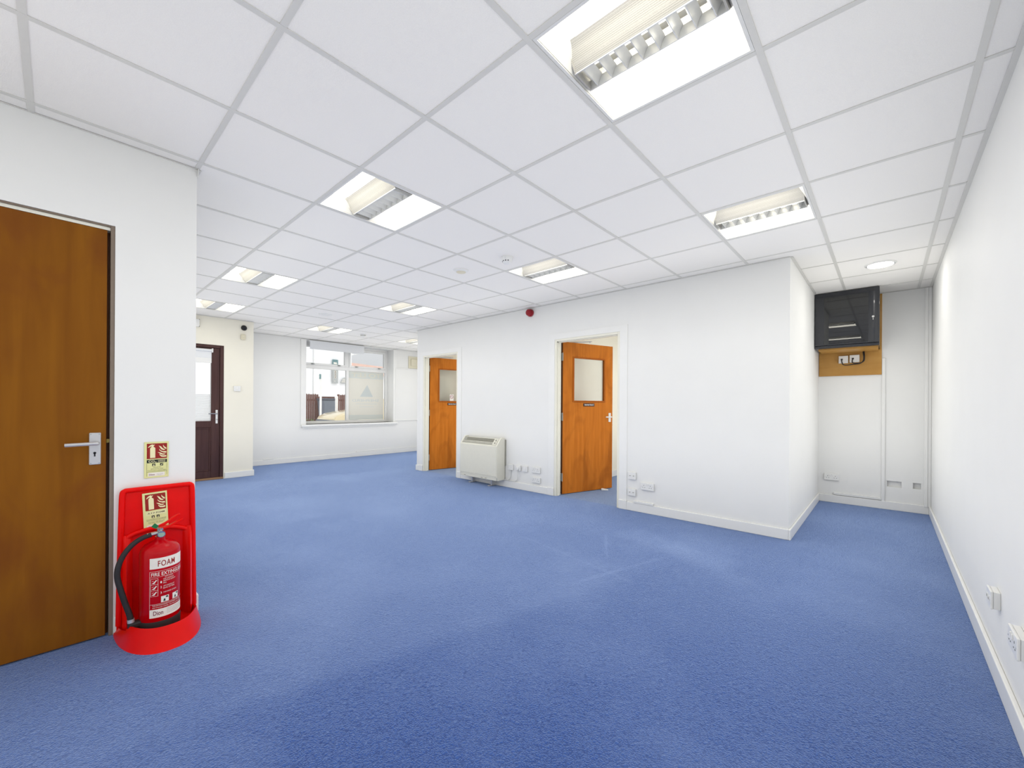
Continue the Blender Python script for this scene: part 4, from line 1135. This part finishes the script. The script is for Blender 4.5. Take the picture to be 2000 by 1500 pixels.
# ------------------------------------------------------------------ entrance door (rosewood plastic, glazed)
d = thing('door_4', None, None, (XE, 0, 0)); tag(d, kind='structure')
ya, yb2, zt = DE[0], DE[1], DE[3]
obj('door_frame', MB().box(-0.085,-0.012,ya,ya+0.045,0,zt).box(-0.085,-0.012,yb2-0.045,yb2,0,zt).box(-0.085,-0.012,ya+0.045,yb2-0.045,zt-0.045,zt), M['upvc'], d, bevel=0.004)
la, lb, l0, l1 = ya+0.047, yb2-0.047, 0.03, zt-0.047
ga, gb, g0, g1 = la+0.105, lb-0.105, 0.885, l1-0.09
leaf = obj('door_leaf', MB().box(-0.09,-0.03,la,ga,l0,l1).box(-0.09,-0.03,gb,lb,l0,l1).box(-0.09,-0.03,ga,gb,g1,l1).box(-0.09,-0.03,ga,gb,0.79,g0).box(-0.09,-0.03,ga,gb,l0,0.13), M['upvc'], d, bevel=0.004)
obj('lower_panel', MB().box(-0.075,-0.048,ga-0.002,gb+0.002,0.128,0.792), M['upvc'], d)
for q in ((ga,ga+0.022,0.13,0.79),(gb-0.022,gb,0.13,0.79)): obj('panel_moulding', MB().box(-0.05,-0.036,*q), M['upvc'], d, bevel=0.005)
for q in ((0.13,0.152),(0.768,0.79)): obj('panel_moulding', MB().box(-0.05,-0.036,ga+0.022,gb-0.022,*q), M['upvc'], d, bevel=0.005)
obj('glass_pane', MB().box(-0.064,-0.058,ga-0.001,gb+0.001,g0-0.001,g1+0.001), M['glass'], d)
fm = MB()
for k in range(16): fm.add([(-0.057,y,z) for y, z in rect(ga,gb,g0+0.004+k*0.025,g0+0.004+k*0.025+0.021)], [(0,1,2,3)])
obj('frosted_film', fm, M['frost'], d)
hp = obj('handle_plate', MB().box(-0.03,-0.018,lb-0.052,lb-0.024,0.845,1.05), M['white_plastic'], leaf, bevel=0.005)
obj('lever', MB().tube([(-0.02,lb-0.038,0.995),(0.02,lb-0.038,0.995),(0.028,lb-0.05,0.995),(0.026,lb-0.15,0.995)], 0.008), M['chrome'], hp, smooth=True)
obj('key_barrel', MB().cyl((-0.02,lb-0.038,0.905),(-0.008,lb-0.038,0.905),0.009,n=14), M['chrome'], hp)
obj('threshold', MB().box(-0.09,0.0,ya,yb2,0,0.028), mat('oak_threshold', (150,116,84), 0.5), d, bevel=0.004)
t = thing('door_blind', 'white roller blind rolled up at the top of the brown door', 'blind', (XE-0.018, (ga+gb)/2, g1+0.03))
obj('roller', MB().cyl((0.012,-(gb-ga)/2+0.0,0.02),(0.012,(gb-ga)/2+0.0,0.02),0.02,n=20), M['blind'], t, smooth=True)
obj('fabric', MB().box(0.010,0.012,-(gb-ga)/2+0.01,(gb-ga)/2-0.005,-0.10,0.02), M['blind'], t)
obj('bottom_rail', MB().box(0.004,0.018,-(gb-ga)/2+0.01,(gb-ga)/2-0.005,-0.17,-0.10), M['white_plastic'], t, bevel=0.004)
for s in (-1, 1): obj('bracket', MB().box(-0.006,0.035,s*(gb-ga)/2-0.004,s*(gb-ga)/2+0.012,-0.01,0.05), M['white_plastic'], t, bevel=0.003)

# ------------------------------------------------------------------ window
wn = thing('window_1', None, None, (XW, 0, 0)); tag(wn, kind='structure')
wy0, wy1, wz0, wz1 = WIN
XF0, XF1 = -0.315, -0.255          # frame depth, measured from the wall face
ym = 3.815; ztr0, ztr1 = 1.89, 1.965
fw = 0.055
def fbar(name, y0, y1, z0, z1, x0=XF0, x1=XF1, m='gloss_white', bev=0.004): return obj(name, MB().box(x0, x1, y0, y1, z0, z1), M[m], wn, bevel=bev)
fbar('window_frame', wy0, wy0+fw, wz0, wz1); fbar('window_frame', wy1-fw, wy1, wz0, wz1)
fbar('window_frame', wy0+fw, wy1-fw, wz1-fw, wz1); fbar('window_frame', wy0+fw, wy1-fw, wz0, wz0+fw)
fbar('transom', wy0+fw, wy1-fw, ztr0, ztr1)
fbar('mullion', ym-0.03, ym+0.03, wz0+fw, ztr0); fbar('mullion', ym-0.03, ym+0.03, ztr1, wz1-fw)
for (a, b) in ((wy0+fw, ym-0.03), (ym+0.03, wy1-fw)):
    s = 0.04
    z0, z1 = ztr1, wz1-fw
    sash = obj('top_sash', MB().box(XF0+0.01, XF1+0.012, a, a+s, z0, z1).box(XF0+0.01, XF1+0.012, b-s, b, z0, z1).box(XF0+0.01, XF1+0.012, a+s, b-s, z0, z0+s).box(XF0+0.01, XF1+0.012, a+s, b-s, z1-s, z1), M['gloss_white'], wn, bevel=0.004)
    obj('glass_pane', MB().box(-0.29,-0.284,a+s-0.002,b-s+0.002,z0+s-0.002,z1-s+0.002), M['glass'], sash)
    for f in (0.18, 0.80):
        y = a + (b-a)*f
        lt = obj('window_latch', MB().box(XF1+0.012, XF1+0.035, y-0.022, y+0.022, z0+0.008, z0+0.03), M['hinge'], sash, bevel=0.004)
        obj('latch_tongue', MB().box(XF1+0.03, XF1+0.05, y-0.01, y+0.035, z0+0.012, z0+0.024), M['hinge'], lt, bevel=0.003)
    obj('glass_pane', MB().box(-0.29,-0.284,a-0.002,b+0.002,wz0+fw-0.002,ztr0+0.002), M['glass'], wn)
obj('window_sill', MB().box(-0.255, 0.055, 2.735, 4.895, 0.69, 0.735), M['gloss_white'], wn, bevel=0.008)
obj('window_apron', MB().box(0, 0.02, 2.76, 4.87, 0.655, 0.69), M['gloss_white'], wn, bevel=0.003)
obj('side_casing', MB().box(0, 0.012, 2.73, wy0, 0.735, 2.44), M['gloss_white'], wn, bevel=0.002)
obj('side_casing', MB().box(0, 0.012, wy1, 4.885, 0.735, 2.44), M['gloss_white'], wn, bevel=0.002)
t = thing('roller_blind', 'white roller blind rolled up across the top of the window', 'blind', (XW, 3.466, 2.43))
obj('roller', MB().cyl((0.02,-0.585,-0.012),(0.02,0.585,-0.012),0.02,n=20), M['blind'], t, smooth=True)
obj('fabric', MB().box(0.036,0.039,-0.58,0.58,-0.165,-0.005), M['blind'], t)
obj('bottom_bar', MB().box(0.032,0.042,-0.58,0.58,-0.175,-0.163), M['blind'], t, bevel=0.003)
for s in (-1, 1): obj('bracket', MB().box(0.0,0.03,s*0.585-0.004,s*0.585+0.004,-0.035,0.012), M['white_plastic'], t)
# mirrored letting poster stuck on the right-hand lower pane, seen from behind
py0, py1, pz0, pz1 = ym+0.035, wy1-fw-0.035, wz0+fw+0.004, ztr0-0.004
t = thing('window_poster', 'pale letting poster on the window pane, seen reversed from behind', 'poster', (XW-0.28, (py0+py1)/2, (pz0+pz1)/2), ROT_LEFT)
pw, ph = py1-py0, pz1-pz0
obj('sheet', MB().add([(-pw/2,-0.0015,-ph/2),(pw/2,-0.0015,-ph/2),(pw/2,-0.0015,ph/2),(-pw/2,-0.0015,ph/2)],[(0,1,2,3)]), M['poster'], t, fix=False)
for z0, z1 in ((0.36,0.498),(-0.498,-0.40)): printed('printed_band', [rect(-pw/2+0.001,pw/2-0.001,ph*z0,ph*z1)], -0.0021, M['poster_band'], t)
mb = MB(); vs, fs = text2d('TO LET', 0.1, bold=0.002); flat(mb, fit(vs,-pw*0.42,pw*0.42,ph*0.385,ph*0.475), fs, -0.0026, mirror=True)
obj('heading_lettering', mb, M['poster'], t, fix=False)
obj('triangle_logo', MB().add([(-0.16,-0.0023,-ph*0.02),(0.16,-0.0023,-ph*0.02),(0.015,-0.0023,ph*0.23)],[(0,1,2)]), M['poster_ink'], t, fix=False)
mb = MB(); vs, fs = text2d('SHEPHERD', 0.1); flat(mb, fit(vs,-pw*0.36,pw*0.40,-ph*0.125,-ph*0.07), fs, -0.0023, mirror=True)
obj('name_lettering', mb, M['poster_ink'], t, fix=False)
printed('small_print', [rect(-pw*0.3,pw*0.3,-ph*0.175,-ph*0.165), rect(-pw*0.2,pw*0.2,-ph*0.235,-ph*0.228)], -0.0023, M['poster_band'], t)

# ------------------------------------------------------------------ outside the window
XM = {}
XM['render'] = mat('white_render', (238,240,242), 0.85, var=0.02, scale=2, bump=0.1, bscale=60)
XM['tar'] = mat('grey_paving', (196,192,186), 0.9, var=0.06, scale=4)
XM['fence'] = wood('brown_stained_fence', (122,88,80), (100,68,64), (86,56,54), zs=0.8, xs=9, blot=0.4, rough=0.8, coat=0)
XM['bin'] = mat('grey_bin_plastic', (112,120,132), 0.5, var=0.05)
XM['bin_lid'] = mat('dark_bin_lid', (78,84,96), 0.5, var=0.05)
XM['pole'] = mat('white_painted_post', (232,232,232), 0.5)
XM['teal'] = mat('teal_sign', (104,136,140), 0.5)
XM['grey_sign'] = mat('grey_sign', (170,174,174), 0.5)
XM['car'] = mat('beige_car_paint', (214,200,164), 0.25, coat=0.6)
XM['tyre'] = mat('tyre_rubber', (40,40,42), 0.8)
XM['roof'] = mat('terracotta_roof', (216,182,168), 0.85, var=0.08, scale=3)
XM['leaf'] = mat('green_leaf', (120,150,96), 0.7, var=0.2, scale=20)
tag(obj('ground_outside', MB().box(-60, XE-0.1, -30, 45, -0.12, -0.02), XM['tar']), kind='structure')
b = thing('street_building', 'white rendered building across the street, filling the left window panes', 'building', (-21.05, 7.0, 0))
obj('facade', MB().box(-6, 0, -16, 3.75, -0.02, 7.0), XM['render'], b)
obj('roof', MB().prism([(-6.3,7.0),(0.3,7.0),(-3,8.6)], -16.3, 3.95, 'xz'), XM['roof'], b)
obj('downpipe', MB().cyl((0.05,1.65,0),(0.05,1.65,7.0),0.03,n=12), XM['pole'], b)
b = thing('street_building', 'low building with a terracotta roof seen through the right top pane', 'building', (-30, 18.0, 0))
obj('facade', MB().box(-6,0,-2.9,9,-0.02,3.55), XM['render'], b)
obj('roof', MB().add([(0.3,-3.1,3.5),(0.3,9.2,3.5),(-3,9.2,4.23),(-3,-3.1,4.82),(-6.3,9.2,3.5),(-6.3,-3.1,3.5)], [(0,1,2,3),(3,2,4,5),(1,4,2),(0,3,5),(0,5,4,1)]), XM['roof'], b)
# hanging banner sign
t = thing('banner_sign', 'tall teal and grey banner sign on the white building outside', 'sign', (-20.99, 9.77, 2.28), ROT_LEFT)
obj('upper_panel', MB().box(-0.158,0.158,-0.05,0,0.96,1.30), XM['teal'], t, bevel=0.01)
obj('lower_panel', MB().box(-0.158,0.158,-0.05,0,0.0,0.955), XM['grey_sign'], t, bevel=0.01)
printed('white_motif', [[(-0.1,1.06),(0.1,1.06),(0.1,1.1),(0.04,1.12),(0.1,1.17),(-0.02,1.14),(-0.1,1.17)]], -0.052, M['white_print'], t)
printed('white_marks', [rect(-0.05,0.05,0.28+0.15*k,0.28+0.15*k+0.1) for k in range(4)] + [rect(-0.02,0.02,0.31+0.15*k-0.06,0.31+0.15*k+0.1) for k in range(4)] + [rect(-0.06,0.0,0.1,0.13)], -0.052, M['white_print'], t)
t = thing('wall_plaque', 'grey striped trapezoid plaque on the white building outside', 'sign', (-20.99, 10.31, 2.30), ROT_LEFT)
obj('plaque', MB().prism([(-0.24,0),(0.24,0),(0.1,0.27),(0,0.33),(-0.1,0.27)], -0.04, 0, 'xz'), XM['grey_sign'], t)
for z in (0.06, 0.14, 0.21): obj('stripe', MB().box(-0.2+z*0.4,0.2-z*0.4,-0.045,-0.039,z,z+0.03), M['white_print'], t)
# picket fences
pk = mesh_of('picket', MB().prism([(-0.04,0.0),(0.04,0.0),(0.04,1.58),(0.0,1.63),(-0.04,1.58)], -0.012, 0.012, 'yz'), XM['fence'])
pk2 = mesh_of('picket', MB().prism([(-0.04,0.0),(0.04,0.0),(0.04,1.60),(-0.04,1.60)], -0.012, 0.012, 'yz'), XM['fence'])
for (y0, n_, lab) in ((6.45, 13, 'brown picket fence at the left of the window view'), (8.70, 14, 'brown picket fence beside the white bollard outside')):
    t = thing('picket_fence', lab, 'fence', (-18, y0, -0.02), 0, 'fences outside')
    for k in range(n_): obj('picket', pk if k % 3 else pk2, None, t, (0.0, 0.095*k, 0.0))
    for z in (0.35, 1.3): obj('rail', MB().box(-0.05,-0.013,-0.06,0.095*(n_-1)+0.06,z,z+0.08), XM['fence'], t)
t = thing('wheelie_bin', 'grey wheelie bin standing between the fences outside', 'bin', (-17.5, 7.83, -0.02))
obj('bin_body', MB().add([(-0.3,-0.22,0.1),(0.3,-0.22,0.1),(0.3,0.12,0.1),(-0.3,0.12,0.1),(-0.36,-0.3,1.32),(0.36,-0.3,1.32),(0.36,0.27,1.32),(-0.36,0.27,1.32)], [(0,3,2,1),(4,5,6,7),(0,1,5,4),(1,2,6,5),(2,3,7,6),(3,0,4,7)]), XM['bin'], t, bevel=0.02)
obj('bin_lid', MB().box(-0.39,0.39,-0.33,0.3,1.32,1.42), XM['bin_lid'], t, bevel=0.03)
for s in (-1, 1): obj('bin_wheel', MB().cyl((s*0.3,0.1,0.1),(s*0.36,0.1,0.1),0.1,n=20), XM['tyre'], t)
t = thing('signpost', 'slim white post with a small blue and white sign box outside', 'signpost', (-17, 7.32, -0.02))
obj('post', MB().cyl((0,0,0),(0,0,2.24),0.045,n=16), XM['pole'], t, smooth=True)
obj('sign_box', MB().box(-0.03,0.03,-0.10,0.14,2.22,2.46), XM['pole'], t, bevel=0.01)
obj('sign_badge', MB().box(0.03,0.034,-0.08,0.0,2.26,2.48), XM['teal'], t)
t = thing('bollard', 'thick white bollard in front of the fence outside', 'bollard', (-16.1, 7.62, -0.02))
obj('shaft', MB().cyl((0,0,0),(0,0,1.45),0.06,n=20), XM['pole'], t, smooth=True)
obj('cap', MB().lathe([(0.064,1.45),(0.064,1.48),(0.03,1.51),(0.001,1.515)], 20), XM['pole'], t, smooth=True)
tag(obj('fence_post', MB().box(-0.04,0.04,-0.045,0.045,0,1.62), XM['fence'], loc=(-17.8, 8.49, -0.02), bevel=0.006), 'single brown fence post beside the white bollard', 'fence post')
t = thing('log_store', 'low brown lean-to shed behind the grey wheelie bin', 'shed', (-19.2, 8.6, -0.02))
obj('shed_roof', MB().prism([(-0.55,1.52),(0.3,1.52),(0.32,1.58),(-0.55,1.60)], -0.25, 0.25, 'yz'), XM['render'], t)
for k in range(7): obj('shed_board', MB().box(-0.2,0.2,-0.5+0.11*k,-0.5+0.11*k+0.1,0,1.52), XM['fence'], t)
# parked beige car, mostly behind the poster
t = thing('parked_car', 'beige car parked outside, its rounded bonnet showing in the window', 'car', (-14.9, 8.7, -0.02))
prof = [(-2.06,0.42),(-2.1,0.55),(-2.04,0.66),(-1.8,0.78),(-1.4,0.86),(-0.95,0.92),(-0.75,0.95),(-0.2,1.38),(0.9,1.42),(1.6,1.0),(2.0,0.95),(2.08,0.6),(2.0,0.32),(-1.95,0.32)]
obj('car_body', MB().prism(prof, -0.8, 0.8, 'yz'), XM['car'], t, bevel=0.09, seg=4, smooth=True)
obj('windscreen', MB().add([(-0.6,-0.72,0.99),(0.6,-0.72,0.99),(0.55,-0.24,1.36),(-0.55,-0.24,1.36)], [(0,1,2,3)]), XM['bin_lid'], t)
for y in (-1.3, 1.3):
    for s in (-1, 1): obj('wheel', MB().cyl((s*0.62,y,0.3),(s*0.83,y,0.3),0.3,n=28), XM['tyre'], t, bevel=0.02)
obj('bumper_trim', MB().box(-0.78,0.78,-2.13,-2.06,0.46,0.54), XM['bin_lid'], t, bevel=0.01)
# small leafy plant at the fence foot
t = thing('small_shrub', 'small green shrub at the foot of the left fence outside', 'plant', (-17.5, 7.0, -0.02))
obj('stems', MB().tube([(0,0,0),(0.03,0.02,0.2),(0.0,0.05,0.36)], 0.012, n=6).tube([(0,0,0),(-0.02,-0.05,0.2),(0.02,-0.1,0.34)], 0.012, n=6), XM['fence'], t)
lf = MB()
for k in range(70):
    c = Vector((random.uniform(-.14,.14), random.uniform(-.2,.2), random.uniform(.16,.46))); a = Vector((random.uniform(-1,1),random.uniform(-1,1),random.uniform(-.3,1))).normalized()*0.05
    s = a.orthogonal().normalized()*0.022
    lf.add([c, c+a*0.5+s, c+a, c+a*0.5-s], [(0,1,2,3)])
tag(obj('leaves', lf, XM['leaf'], t, fix=False), kind='stuff')
